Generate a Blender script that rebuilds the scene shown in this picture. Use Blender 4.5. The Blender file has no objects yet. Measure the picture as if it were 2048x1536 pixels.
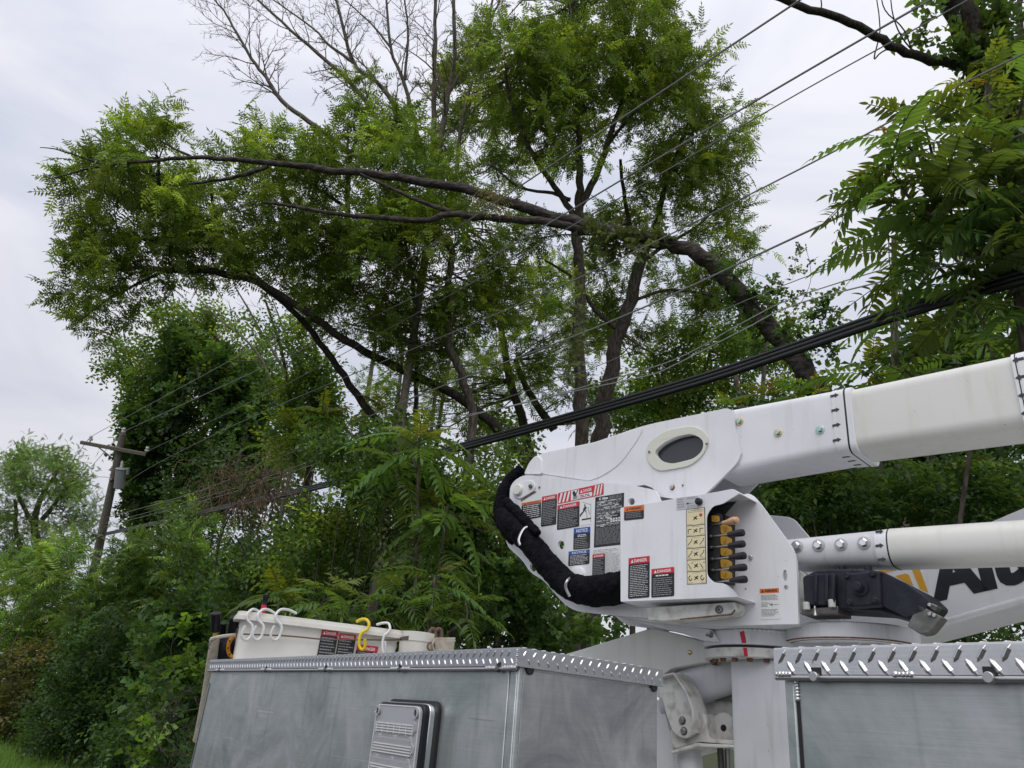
import bpy, math, random
import numpy as np
from mathutils import Vector, Matrix
from mathutils.geometry import tessellate_polygon
scn = bpy.context.scene
COL = scn.collection
rnd = random.Random(7)
npr = np.random.default_rng(11)

# ------------------------------------------------------------------ camera
F = 1538.0                                  # focal length in photo pixels (2048 wide)
_ey = Vector((-1224, 577, 1538)).normalized()     # truck length axis seen from the camera (right, down, forward)
_ex = Vector((2256, 887, 1538)); _ex = (_ex - _ey * _ex.dot(_ey)).normalized()
_ez = _ex.cross(_ey)
def cam_to_world(c): return Vector((c.dot(_ex), c.dot(_ey), c.dot(_ez)))
CAM = Vector((0, 0, 1.6))
_r, _d, _f = (cam_to_world(Vector(v)) for v in ((1, 0, 0), (0, 1, 0), (0, 0, 1)))
cam = bpy.data.cameras.new('camera'); camo = bpy.data.objects.new('camera', cam); COL.objects.link(camo)
camo.matrix_world = Matrix.Translation(CAM) @ Matrix((_r, -_d, -_f)).transposed().to_4x4()
cam.sensor_width = 36; cam.lens = 36 * F / 2048; cam.clip_start = 0.05; cam.clip_end = 2000
scn.camera = camo
def ray(px, py): return cam_to_world(Vector((px - 1024, py - 768, F)) / F)
def P(px, py, d): return CAM + ray(px, py) * d          # a point of the place at depth d

# ------------------------------------------------------------------ sky, sun, exposure
SUN_EL, SUN_AZ = math.radians(58), math.radians(255)
w = bpy.data.worlds.new('World'); scn.world = w; w.use_nodes = True
nt = w.node_tree; nt.nodes.clear()
def N(nt, t, **kw):
    n = nt.nodes.new(t)
    for k, v in kw.items():
        if k.startswith('i_'): n.inputs[k[2:].replace('_', ' ')].default_value = v
        else: setattr(n, k, v)
    return n
out = N(nt, 'ShaderNodeOutputWorld'); bg = N(nt, 'ShaderNodeBackground'); bg.inputs[1].default_value = 0.1
sky = N(nt, 'ShaderNodeTexSky', sky_type='NISHITA', sun_disc=False, sun_elevation=SUN_EL, sun_rotation=SUN_AZ, air_density=1.0, dust_density=2.0)
tc = N(nt, 'ShaderNodeTexCoord')
mp = N(nt, 'ShaderNodeMapping'); mp.inputs['Scale'].default_value = (1.0, 1.0, 2.2); mp.inputs['Rotation'].default_value = (0.3, 0.5, 0.4)
nz = N(nt, 'ShaderNodeTexNoise'); nz.inputs['Scale'].default_value = 2.6; nz.inputs['Detail'].default_value = 7; nz.inputs['Roughness'].default_value = 0.52; nz.inputs['Distortion'].default_value = 0.5
rp = N(nt, 'ShaderNodeValToRGB')
rp.color_ramp.elements[0].position = 0.33; rp.color_ramp.elements[0].color = (5.7, 6.05, 7.25, 1)
rp.color_ramp.elements[1].position = 0.60; rp.color_ramp.elements[1].color = (8.0, 8.05, 8.65, 1)
# an overcast sky is brighter overhead than at the horizon (smooth CIE overcast gradient)
sx = N(nt, 'ShaderNodeSeparateXYZ')
mr = N(nt, 'ShaderNodeMapRange'); mr.inputs['From Min'].default_value = 0.0; mr.inputs['From Max'].default_value = 1.0
mr.inputs['To Min'].default_value = 0.84; mr.inputs['To Max'].default_value = 1.38
vm = N(nt, 'ShaderNodeVectorMath', operation='SCALE')
mx = N(nt, 'ShaderNodeMixRGB'); mx.inputs[0].default_value = 0.93
L = nt.links.new
L(tc.outputs['Generated'], mp.inputs[0]); L(mp.outputs[0], nz.inputs['Vector']); L(nz.outputs['Fac'], rp.inputs[0])
L(tc.outputs['Generated'], sx.inputs[0]); L(sx.outputs['Z'], mr.inputs['Value'])
L(rp.outputs[0], vm.inputs[0]); L(mr.outputs[0], vm.inputs['Scale'])
L(sky.outputs[0], mx.inputs[1]); L(vm.outputs[0], mx.inputs[2]); L(mx.outputs[0], bg.inputs[0]); L(bg.outputs[0], out.inputs[0])
sun = bpy.data.lights.new('sun', 'SUN'); sun.energy = 1.5; sun.angle = math.radians(60); sun.color = (1, 0.97, 0.92)
suno = bpy.data.objects.new('sun', sun); COL.objects.link(suno)
# the bright part of the cloud stands behind the camera's left shoulder, over the road
_sd = Vector((-0.62 * math.cos(SUN_EL) * 1.3, -0.55 * math.cos(SUN_EL) * 1.3, math.sin(SUN_EL))).normalized()
suno.rotation_euler = _sd.to_track_quat('Z', 'Y').to_euler()
sky.sun_rotation = math.atan2(_sd.x, _sd.y); sky.sun_elevation = math.asin(_sd.z)
vs = scn.view_settings; vs.view_transform = 'Standard'; vs.look = 'None'; vs.gamma = 1; vs.exposure = 0; vs.use_curve_mapping = False
scn.cycles.max_bounces = 8; scn.cycles.transparent_max_bounces = 8

# ------------------------------------------------------------------ materials
MATS = {}
def principled(name, color, rough=0.5, metal=0.0, spec=0.5):
    m = bpy.data.materials.new(name); m.use_nodes = True; b = m.node_tree.nodes['Principled BSDF']
    b.inputs['Base Color'].default_value = (*color, 1); b.inputs['Roughness'].default_value = rough; b.inputs['Metallic'].default_value = metal
    b.inputs['Specular IOR Level'].default_value = spec
    MATS[name] = m
    return m, m.node_tree, b
def noisy(name, c1, c2, scale, rough=(0.4, 0.5), metal=0.0, bump=0.0, stretch=(1, 1, 1), lo=0.4, hi=0.65, detail=6, bscale=None, spec=0.5):
    m, t, b = principled(name, c1, rough[0], metal, spec)
    g = N(t, 'ShaderNodeNewGeometry'); mpp = N(t, 'ShaderNodeMapping'); mpp.inputs['Scale'].default_value = stretch
    n1 = N(t, 'ShaderNodeTexNoise'); n1.inputs['Scale'].default_value = scale; n1.inputs['Detail'].default_value = detail
    r = N(t, 'ShaderNodeValToRGB'); r.color_ramp.elements[0].position = lo; r.color_ramp.elements[1].position = hi
    r.color_ramp.elements[0].color = (*c1, 1); r.color_ramp.elements[1].color = (*c2, 1)
    k = t.links.new
    k(g.outputs['Position'], mpp.inputs[0]); k(mpp.outputs[0], n1.inputs['Vector']); k(n1.outputs['Fac'], r.inputs[0]); k(r.outputs[0], b.inputs['Base Color'])
    q = N(t, 'ShaderNodeMapRange'); q.inputs['To Min'].default_value = rough[0]; q.inputs['To Max'].default_value = rough[1]
    k(n1.outputs['Fac'], q.inputs['Value']); k(q.outputs[0], b.inputs['Roughness'])
    if bump:
        n2 = n1
        if bscale:
            n2 = N(t, 'ShaderNodeTexNoise'); n2.inputs['Scale'].default_value = bscale; n2.inputs['Detail'].default_value = 5; k(mpp.outputs[0], n2.inputs['Vector'])
        bp = N(t, 'ShaderNodeBump'); bp.inputs['Strength'].default_value = bump; bp.inputs['Distance'].default_value = 0.02
        k(n2.outputs['Fac'], bp.inputs['Height']); k(bp.outputs[0], b.inputs['Normal'])
    return m
def painted(name, c, dirt, amount, rough=(.28, .42)):
    """Sprayed paint with faint drip streaks, grime and specks of chipped paint."""
    m, t, b = principled(name, c, rough[0]); k = t.links.new; g = N(t, 'ShaderNodeNewGeometry')
    def noise(scale, sc, detail, lo, hi, top):
        mpp = N(t, 'ShaderNodeMapping'); mpp.inputs['Scale'].default_value = sc; n = N(t, 'ShaderNodeTexNoise'); n.inputs['Scale'].default_value = scale; n.inputs['Detail'].default_value = detail
        q = N(t, 'ShaderNodeMapRange'); q.inputs['From Min'].default_value = lo; q.inputs['From Max'].default_value = hi; q.inputs['To Max'].default_value = top
        k(g.outputs['Position'], mpp.inputs[0]); k(mpp.outputs[0], n.inputs['Vector']); k(n.outputs['Fac'], q.inputs['Value']); return q.outputs[0]
    col = None; prev = (*c, 1)
    for fac, d in ((noise(9, (3, 3, .35), 6, .54, .80, amount), dirt), (noise(3.5, (1, 1, 1), 9, .48, .78, amount * .8), dirt), (noise(95, (1, 1, 1), 3, .735, .76, .75), (.16, .13, .11))):
        mxx = N(t, 'ShaderNodeMixRGB'); k(fac, mxx.inputs[0])
        if col is None: mxx.inputs[1].default_value = prev
        else: k(col, mxx.inputs[1])
        mxx.inputs[2].default_value = (*d, 1); col = mxx.outputs[0]
    k(col, b.inputs['Base Color'])
    n2 = N(t, 'ShaderNodeTexNoise'); n2.inputs['Scale'].default_value = 7; n2.inputs['Detail'].default_value = 6; q = N(t, 'ShaderNodeMapRange'); q.inputs['To Min'].default_value = rough[0]; q.inputs['To Max'].default_value = rough[1]; k(g.outputs['Position'], n2.inputs['Vector']); k(n2.outputs['Fac'], q.inputs['Value']); k(q.outputs[0], b.inputs['Roughness'])
    n3 = N(t, 'ShaderNodeTexNoise'); n3.inputs['Scale'].default_value = 3.2; bp = N(t, 'ShaderNodeBump'); bp.inputs['Strength'].default_value = .12; bp.inputs['Distance'].default_value = .01; k(g.outputs['Position'], n3.inputs['Vector']); k(n3.outputs['Fac'], bp.inputs['Height']); k(bp.outputs[0], b.inputs['Normal'])
painted('white_paint', (0.79, 0.795, 0.825), (.42, .40, .36), .27)
painted('mast_paint', (0.69, 0.70, 0.73), (.34, .32, .29), .5, (.35, .5))
noisy('grimy_paint', (0.66, 0.65, 0.62), (0.34, 0.32, 0.28), 22, (0.4, 0.6), detail=9, lo=0.5, hi=0.75)
painted('fibreglass', (0.73, 0.725, 0.685), (.45, .43, .38), .30, (.33, .45))
noisy('bucket_fibreglass', (0.76, 0.74, 0.68), (0.60, 0.57, 0.50), 4, (0.4, 0.6), detail=9, lo=0.5, hi=0.8)
noisy('rust', (0.10, 0.045, 0.026), (0.28, 0.14, 0.07), 60, (0.8, 0.9))
noisy('navy_casting', (0.010, 0.013, 0.023), (0.022, 0.025, 0.034), 25, (0.42, 0.65), bump=0.15, bscale=220, spec=.3)
noisy('grey_casting', (0.10, 0.10, 0.095), (0.16, 0.16, 0.15), 30, (0.5, 0.65))
noisy('black_fabric', (0.003, 0.003, 0.0045), (0.009, 0.009, 0.012), 30, (0.7, 0.9), bump=0.6, bscale=70, spec=0.08)
noisy('canvas', (0.48, 0.44, 0.36), (0.36, 0.32, 0.26), 30, (0.8, 0.95), bump=0.3, bscale=160)
noisy('bark', (0.075, 0.062, 0.05), (0.16, 0.14, 0.12), 9, (0.85, 0.95), bump=1.0, stretch=(3, 3, 0.7), detail=9, spec=0.2)
noisy('dark_bark', (0.035, 0.030, 0.026), (0.075, 0.065, 0.055), 9, (0.85, 0.95), bump=1.0, stretch=(3, 3, 0.7), detail=9, spec=0.2)
noisy('dead_wood', (0.034, 0.029, 0.025), (0.10, 0.088, 0.078), 7, (0.85, 0.95), bump=1.0, stretch=(1.5, 1.5, 4), detail=9, spec=0.2)
noisy('twig_bark', (0.15, 0.13, 0.11), (0.24, 0.21, 0.18), 20, (0.8, 0.95), spec=0.2)
noisy('dry_vine', (0.13, 0.085, 0.055), (0.25, 0.18, 0.12), 20, (0.85, 0.95), spec=0.2)
noisy('pole_wood', (0.15, 0.13, 0.11), (0.24, 0.21, 0.175), 14, (0.85, 0.95), bump=0.6, stretch=(3, 3, 0.2), spec=0.2)
noisy('soil', (0.055, 0.05, 0.03), (0.05, 0.075, 0.022), 1.2, (0.9, 1.0), bump=0.6, bscale=9, spec=0.1)
noisy('asphalt', (0.045, 0.045, 0.047), (0.07, 0.07, 0.07), 40, (0.8, 0.9), bump=0.4, bscale=160)
for nm, c, r_, me_ in (('black_ink', (0.012, 0.012, 0.014), .35, 0), ('white_ink', (.78, .78, .78), .45, 0), ('grey_ink', (.30, .30, .31), .45, 0), ('red_ink', (.55, .025, .04), .35, 0),
        ('blue_ink', (.02, .09, .38), .35, 0), ('orange_ink', (.72, .17, .03), .35, 0), ('cream_ink', (.76, .67, .42), .35, 0), ('silver_ink', (.52, .53, .55), .4, .3),
        ('logo_black', (.012, .013, .02), .35, 0), ('logo_gold', (.72, .36, .02), .35, 0), ('arrow_ink', (.035, .035, .04), .45, 0), ('red_tape', (.50, .004, .03), .4, 0),
        ('rubber', (.014, .014, .015), .55, 0), ('black_plastic', (.008, .009, .014), .42, 0), ('chrome', (.80, .81, .82), .10, 1), ('steel', (.50, .50, .50), .38, 1),
        ('zinc_gold', (.62, .50, .28), .3, 1), ('zinc_green', (.42, .58, .52), .25, 1), ('dark_steel', (.16, .15, .14), .45, .8), ('valve_yellow', (.45, .25, .02), .5, 0), ('tan_grip', (.60, .36, .20), .55, 0),
        ('hook_white', (.74, .74, .74), .35, 0), ('hook_yellow', (.75, .55, .01), .35, 0), ('orange_plastic', (.68, .27, .01), .4, 0), ('red_plastic', (.60, .01, .05), .35, 0), ('yellow_pole', (.75, .52, .12), .4, 0),
        ('brown_leather', (.13, .07, .06), .6, 0), ('rope', (.16, .10, .06), .9, 0), ('dark_pane', (.045, .048, .055), .10, 0), ('acrylic_cream', (.68, .675, .59), .22, 0), ('porcelain', (.55, .55, .53), .3, 0),
        ('transformer_grey', (.26, .28, .29), .5, 0), ('wire_grey', (.23, .23, .225), .5, .3), ('wire_silver', (.42, .42, .40), .4, .7), ('cable_black', (.010, .010, .011), .38, 0), ('valve_black', (.01, .01, .01), .5, 0), ('weld', (.62, .62, .62), .32, 1), ('decal_grey', (.10, .10, .105), .4, 0)):
    principled(nm, c, r_, me_)
def aluminium(name, c1, c2, rough, scale, diffuse):
    """Sheet aluminium, brushed and cloudy with oxide."""
    m, t, b = principled(name, c1, rough, 1.0); k = t.links.new
    g = N(t, 'ShaderNodeNewGeometry')
    n1 = N(t, 'ShaderNodeTexNoise'); n1.inputs['Scale'].default_value = scale; n1.inputs['Detail'].default_value = 7; n1.inputs['Roughness'].default_value = 0.68; n1.inputs['Distortion'].default_value = 1.2
    mpp = N(t, 'ShaderNodeMapping'); mpp.inputs['Scale'].default_value = (1.3, 1.3, 45)
    n2 = N(t, 'ShaderNodeTexNoise'); n2.inputs['Scale'].default_value = 3.5; n2.inputs['Detail'].default_value = 8; n2.inputs['Roughness'].default_value = 0.7
    r = N(t, 'ShaderNodeValToRGB'); r.color_ramp.elements[0].position = .30; r.color_ramp.elements[1].position = .72
    r.color_ramp.elements[0].color = (*c1, 1); r.color_ramp.elements[1].color = (*c2, 1)
    e = r.color_ramp.elements.new(0.5); e.color = tuple((a + b_) / 2 * s for a, b_, s in zip(c1, c2, (0.98, 1.0, 0.97))) + (1,)
    k(g.outputs['Position'], n1.inputs['Vector']); k(n1.outputs['Fac'], r.inputs[0])
    k(g.outputs['Position'], mpp.inputs[0]); k(mpp.outputs[0], n2.inputs['Vector'])
    mm = N(t, 'ShaderNodeMixRGB', blend_type='OVERLAY'); mm.inputs[0].default_value = 0.16
    k(r.outputs[0], mm.inputs[1]); k(n2.outputs['Fac'], mm.inputs[2]); k(mm.outputs[0], b.inputs['Base Color'])
    base = mm.outputs[0]
    for sc, rot, scale, lo, hi, colr, top in (((9, 9, .5), (0, 0, 0), 3.0, .58, .80, tuple(x * .5 for x in c1), .30), ((1, 1, 60), (.5, .3, 0), 1.2, .70, .72, (.85, .85, .87), .30), ((1, 1, 45), (-.7, .5, 0), .9, .715, .73, (.16, .16, .17), .35)):
        mq = N(t, 'ShaderNodeMapping'); mq.inputs['Scale'].default_value = sc; mq.inputs['Rotation'].default_value = rot; nq = N(t, 'ShaderNodeTexNoise'); nq.inputs['Scale'].default_value = scale; nq.inputs['Detail'].default_value = 5
        rq = N(t, 'ShaderNodeMapRange'); rq.inputs['From Min'].default_value = lo; rq.inputs['From Max'].default_value = hi; rq.inputs['To Max'].default_value = top; mz = N(t, 'ShaderNodeMixRGB'); mz.inputs[2].default_value = (*colr, 1)
        k(g.outputs['Position'], mq.inputs[0]); k(mq.outputs[0], nq.inputs['Vector']); k(nq.outputs['Fac'], rq.inputs['Value']); k(rq.outputs[0], mz.inputs[0]); k(base, mz.inputs[1]); base = mz.outputs[0]
    k(base, b.inputs['Base Color'])
    q = N(t, 'ShaderNodeMapRange'); q.inputs['To Min'].default_value = rough - .08; q.inputs['To Max'].default_value = rough + .18
    k(n1.outputs['Fac'], q.inputs['Value']); k(q.outputs[0], b.inputs['Roughness'])
    bp = N(t, 'ShaderNodeBump'); bp.inputs['Strength'].default_value = .10; bp.inputs['Distance'].default_value = .003
    nd = N(t, 'ShaderNodeTexNoise'); nd.inputs['Scale'].default_value = 2.2; bd = N(t, 'ShaderNodeBump'); bd.inputs['Strength'].default_value = .35; bd.inputs['Distance'].default_value = .02; k(g.outputs['Position'], nd.inputs['Vector']); k(nd.outputs['Fac'], bd.inputs['Height']); k(bd.outputs[0], bp.inputs['Normal'])
    k(n2.outputs['Fac'], bp.inputs['Height']); k(bp.outputs[0], b.inputs['Normal'])
    b.inputs['Metallic'].default_value = diffuse
aluminium('sheet_aluminium', (.27, .31, .31), (.60, .615, .63), .42, 2.6, .75)
aluminium('stained_aluminium', (.24, .25, .28), (.54, .52, .52), .38, 3.2, .75)
aluminium('tread_dark_reflection', (.36, .37, .39), (.50, .50, .52), .30, 9, .95)  # tread plate with the reflection of dark surroundings put into its colour
aluminium('bright_tread', (.55, .55, .57), (.74, .73, .74), .24, 9, .95)  # same plate in a lighter colour for its bright reflection
principled('glint_lug', (.72, .72, .74), .30, .9); principled('bright_lug', (.60, .60, .61), .30, 1)  # the first puts the lugs' glint into a lighter colour than their plate
# clear ridged lens
m, t, b = principled('clear_lens', (.80, .82, .85), .10); b.inputs['Transmission Weight'].default_value = 0.62; b.inputs['IOR'].default_value = 1.4; b.inputs['Alpha'].default_value = 1
def leaf_material(name, rough=0.45, spec=0.35, trans=0.32, warm=(1.35, 1.25, 0.55)):
    m, t, b = principled(name, (.06, .1, .03), rough, 0, spec); k = t.links.new
    a = N(t, 'ShaderNodeAttribute', attribute_name='tint'); k(a.outputs['Color'], b.inputs['Base Color'])
    tr = N(t, 'ShaderNodeBsdfTranslucent'); mu = N(t, 'ShaderNodeMixRGB', blend_type='MULTIPLY'); mu.inputs[0].default_value = 1; mu.inputs[2].default_value = (*warm, 1)
    k(a.outputs['Color'], mu.inputs[1]); k(mu.outputs[0], tr.inputs['Color'])
    ms = N(t, 'ShaderNodeMixShader'); ms.inputs[0].default_value = trans
    o = t.nodes['Material Output']; k(b.outputs[0], ms.inputs[1]); k(tr.outputs[0], ms.inputs[2]); k(ms.outputs[0], o.inputs['Surface'])
leaf_material('leaf', trans=.48)
def tinted_leaf(name, c, var=0.35, stem=(.08, .05, .02)):
    m, t, b = principled(name, c, .42, 0, .4); k = t.links.new
    oi = N(t, 'ShaderNodeObjectInfo'); hs = N(t, 'ShaderNodeHueSaturation'); hs.inputs['Color'].default_value = (*c, 1)
    q = N(t, 'ShaderNodeMapRange'); q.inputs['To Min'].default_value = 1 - var; q.inputs['To Max'].default_value = 1 + var
    q2 = N(t, 'ShaderNodeMapRange'); q2.inputs['To Min'].default_value = .475; q2.inputs['To Max'].default_value = .515
    k(oi.outputs['Random'], q.inputs['Value']); k(q.outputs[0], hs.inputs['Value']); k(oi.outputs['Random'], q2.inputs['Value']); k(q2.outputs[0], hs.inputs['Hue'])
    k(hs.outputs[0], b.inputs['Base Color'])
    tr = N(t, 'ShaderNodeBsdfTranslucent'); mu = N(t, 'ShaderNodeMixRGB', blend_type='MULTIPLY'); mu.inputs[0].default_value = 1; mu.inputs[2].default_value = (1.7, 1.5, .5, 1)
    k(hs.outputs[0], mu.inputs[1]); k(mu.outputs[0], tr.inputs['Color'])
    ms = N(t, 'ShaderNodeMixShader'); ms.inputs[0].default_value = .50
    k(b.outputs[0], ms.inputs[1]); k(tr.outputs[0], ms.inputs[2]); k(ms.outputs[0], t.nodes['Material Output'].inputs['Surface'])
tinted_leaf('sumac_leaf', (.112, .20, .055)); tinted_leaf('young_sumac_leaf', (.16, .21, .035), .25); tinted_leaf('copper_sumac_leaf', (.26, .17, .03), .2)

# ------------------------------------------------------------------ mesh helpers
class Fr:
    """A flat frame of the place: origin, U along it, V up it, N out of it towards the road."""
    def __init__(s, o, U, V, Nn): s.o, s.U, s.V, s.N = Vector(o), Vector(U).normalized(), Vector(V).normalized(), Vector(Nn).normalized()
    def px(s, x, y, w=0.0):
        r = ray(x, y); o = s.o + s.N * w; t = (o - CAM).dot(s.N) / r.dot(s.N)
        q = CAM + r * t - s.o
        return (q.dot(s.U), q.dot(s.V))
    def at(s, x, y, w=0.0):
        u, v = s.px(x, y, w); return s.pt(u, v, w)
    def pt(s, u, v, w=0.0): return s.o + s.U * u + s.V * v + s.N * w
    def uv(s, pts, w=0.0): return [s.px(x, y, w) for x, y in pts]
def rounded(pts, r, n=4):
    """Corner points (x, y[, own radius]) to an outline with round corners."""
    o = []; k = len(pts)
    for i in range(k):
        p = Vector(pts[i][:2]); a = Vector(pts[i - 1][:2]); b = Vector(pts[(i + 1) % k][:2])
        rr = pts[i][2] if len(pts[i]) > 2 else r
        da, db = a - p, b - p
        rr = min(rr, da.length * .48, db.length * .48)
        if rr < 1e-6: o.append(tuple(p)); continue
        s, e = p + da.normalized() * rr, p + db.normalized() * rr
        for j in range(n + 1):
            t = j / n; q = s * (1 - t) ** 2 + p * 2 * t * (1 - t) + e * t * t
            o.append((q.x, q.y))
    return o
def ring_px(cx, cy, rx, ry=None, n=20, rot=0.0):
    ry = ry or rx; c, s = math.cos(rot), math.sin(rot)
    return [(cx + rx * math.cos(a) * c - ry * math.sin(a) * s, cy + rx * math.cos(a) * s + ry * math.sin(a) * c) for a in (2 * math.pi * i / n for i in range(n))]
def smooth_line(pts, k=4):
    """Catmull-Rom through the points."""
    p = [Vector(q) for q in pts]
    if len(p) < 3: return p
    q = [p[0] * 2 - p[1]] + p + [p[-1] * 2 - p[-2]]; o = []
    for i in range(1, len(q) - 2):
        for j in range(k):
            t = j / k
            o.append(.5 * ((2 * q[i]) + (q[i + 1] - q[i - 1]) * t + (2 * q[i - 1] - 5 * q[i] + 4 * q[i + 1] - q[i + 2]) * t * t + (3 * q[i] - q[i - 1] - 3 * q[i + 1] + q[i + 2]) * t ** 3))
    return o + [p[-1]]
class MB:
    def __init__(s, m='white_paint'): s.v, s.f, s.m, s.mat = [], [], [], m
    def add(s, vs, fs, m=None):
        b = len(s.v); s.v += [Vector(x) for x in vs]; s.f += [tuple(i + b for i in f) for f in fs]; s.m += [m or s.mat] * len(fs); return s
    def prism(s, fr, uv, w0, w1, m=None, holes=()):
        """A plate with the outline uv, from w0 (back) to w1 (front), with holes right through it."""
        def area(l): return sum(l[i - 1][0] * l[i][1] - l[i][0] * l[i - 1][1] for i in range(len(l)))
        if area(uv) < 0: uv = uv[::-1]
        hs = [h if area(h) < 0 else h[::-1] for h in holes]
        loops = [uv] + hs; vs, fs = [], []
        for l in loops:
            b = len(vs); n = len(l)
            vs += [fr.pt(u, v, w1) for u, v in l] + [fr.pt(u, v, w0) for u, v in l]
            fs += [(b + (i + 1) % n, b + i, b + n + i, b + n + (i + 1) % n) for i in range(n)]
        idx = []
        b = 0
        for l in loops: idx += list(range(b, b + len(l))); b += 2 * len(l)
        if not holes:
            n = len(uv); fs += [tuple(range(n)), tuple(range(2 * n - 1, n - 1, -1))]
        else:
            off = {}; b = 0
            for l in loops:
                for i in range(len(l)): off[len(off)] = (b + i, b + len(l) + i)
                b += 2 * len(l)
            for t in tessellate_polygon([[Vector((u, v, 0)) for u, v in l] for l in loops]):
                fl = [p for l in loops for p in l]
                a, b_, c = (Vector(fl[i]) for i in t)
                if (b_ - a).cross(c - a) < 0: t = t[::-1]
                fs += [tuple(off[i][0] for i in t), tuple(off[i][1] for i in t[::-1])]
        return s.add(vs, fs, m)
    def box(s, fr, u0, u1, v0, v1, w0, w1, m=None): return s.prism(fr, [(u0, v0), (u1, v0), (u1, v1), (u0, v1)], w0, w1, m)
    def tube(s, pts, r, n=8, m=None, cap=True, smooth=0, flat=1.0):
        pts = [Vector(p) for p in pts]
        k = len(pts)
        if smooth and k > 2:
            rr = r if isinstance(r, (list, tuple)) else [r] * k
            pts2 = smooth_line(pts, smooth); r = [float(np.interp(i / smooth, range(k), rr)) for i in range(len(pts2))]; pts = pts2
        r = r if isinstance(r, (list, tuple)) else [r] * len(pts)
        t0 = (pts[1] - pts[0]).normalized(); a = t0.orthogonal().normalized(); vs, fs = [], []
        for i, p in enumerate(pts):
            t = ((pts[min(i + 1, len(pts) - 1)] - pts[max(i - 1, 0)])).normalized()
            a = (a - t * a.dot(t)); a = a.normalized() if a.length > 1e-6 else t.orthogonal().normalized(); b = t.cross(a)
            vs += [p + (a * math.cos(2 * math.pi * j / n) + b * math.sin(2 * math.pi * j / n) * flat) * r[i] for j in range(n)]
        for i in range(len(pts) - 1):
            fs += [(i * n + j, i * n + (j + 1) % n, (i + 1) * n + (j + 1) % n, (i + 1) * n + j) for j in range(n)]
        if cap: fs += [tuple(range(n - 1, -1, -1)), tuple(range((len(pts) - 1) * n, len(pts) * n))]
        return s.add(vs, fs, m)
    def cyl(s, p, axis, prof, n=20, m=None):
        """Turned piece: prof = [(distance along the axis, radius), ...]."""
        ax = Vector(axis).normalized(); return s.tube([Vector(p) + ax * h for h, _ in prof], [r for _, r in prof], n, m)
    def build(s, name, parent=None, bevel=0.0, seg=2, smooth=True, base=None, angle=38):
        b = Vector(base) if base is not None else (BASE[parent.name] if parent is not None else Vector((0, 0, 0)))
        me = bpy.data.meshes.new(name)
        me.from_pydata([tuple(x - b) for x in s.v], [], s.f)
        ks = list(dict.fromkeys(s.m))
        for k in ks: me.materials.append(MATS[k])
        if len(ks) > 1: me.polygons.foreach_set('material_index', [ks.index(k) for k in s.m])
        me.update()
        if smooth:
            me.polygons.foreach_set('use_smooth', [True] * len(me.polygons)); me.set_sharp_from_angle(angle=math.radians(angle))
        o = bpy.data.objects.new(name, me); COL.objects.link(o)
        if parent is not None: o.parent = parent; BASE[o.name] = b
        else: o.location = b; BASE[o.name] = b
        if bevel:
            md = o.modifiers.new('bevel', 'BEVEL'); md.width = bevel; md.segments = seg; md.limit_method = 'ANGLE'; md.angle_limit = math.radians(40); md.harden_normals = False
        return o
BASE = {}
def tag(o, label=None, cat=None, group=None, kind=None):
    for k, v in (('label', label), ('category', cat), ('group', group), ('kind', kind)):
        if v: o[k] = v
    return o
def thing(name, loc, label, cat, group=None):
    o = bpy.data.objects.new(name, None); COL.objects.link(o); o.location = loc; o.empty_display_size = .1; BASE[o.name] = Vector(loc)
    return tag(o, label, cat, group)
_TX = {}
def text_geo(s, bold=0.0, shear=0.0):
    """Letters as a flat mesh, scaled to a 1 x 1 box: (verts, faces, width/height)."""
    key = (s, bold, shear)
    if key not in _TX:
        c = bpy.data.curves.new('lettering', 'FONT'); c.body = s; c.offset = bold; c.shear = shear; c.resolution_u = 3
        o = bpy.data.objects.new('lettering', c); COL.objects.link(o)
        me = bpy.data.meshes.new_from_object(o.evaluated_get(bpy.context.evaluated_depsgraph_get()))
        vs = [tuple(v.co[:2]) for v in me.vertices]; fs = [tuple(p.vertices) for p in me.polygons]
        bpy.data.objects.remove(o); bpy.data.curves.remove(c); bpy.data.meshes.remove(me)
        x0, x1 = min(v[0] for v in vs), max(v[0] for v in vs); y0, y1 = min(v[1] for v in vs), max(v[1] for v in vs)
        _TX[key] = ([((x - x0) / (x1 - x0), (y - y0) / (y1 - y0)) for x, y in vs], fs, (x1 - x0) / (y1 - y0))
    return _TX[key]
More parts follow.
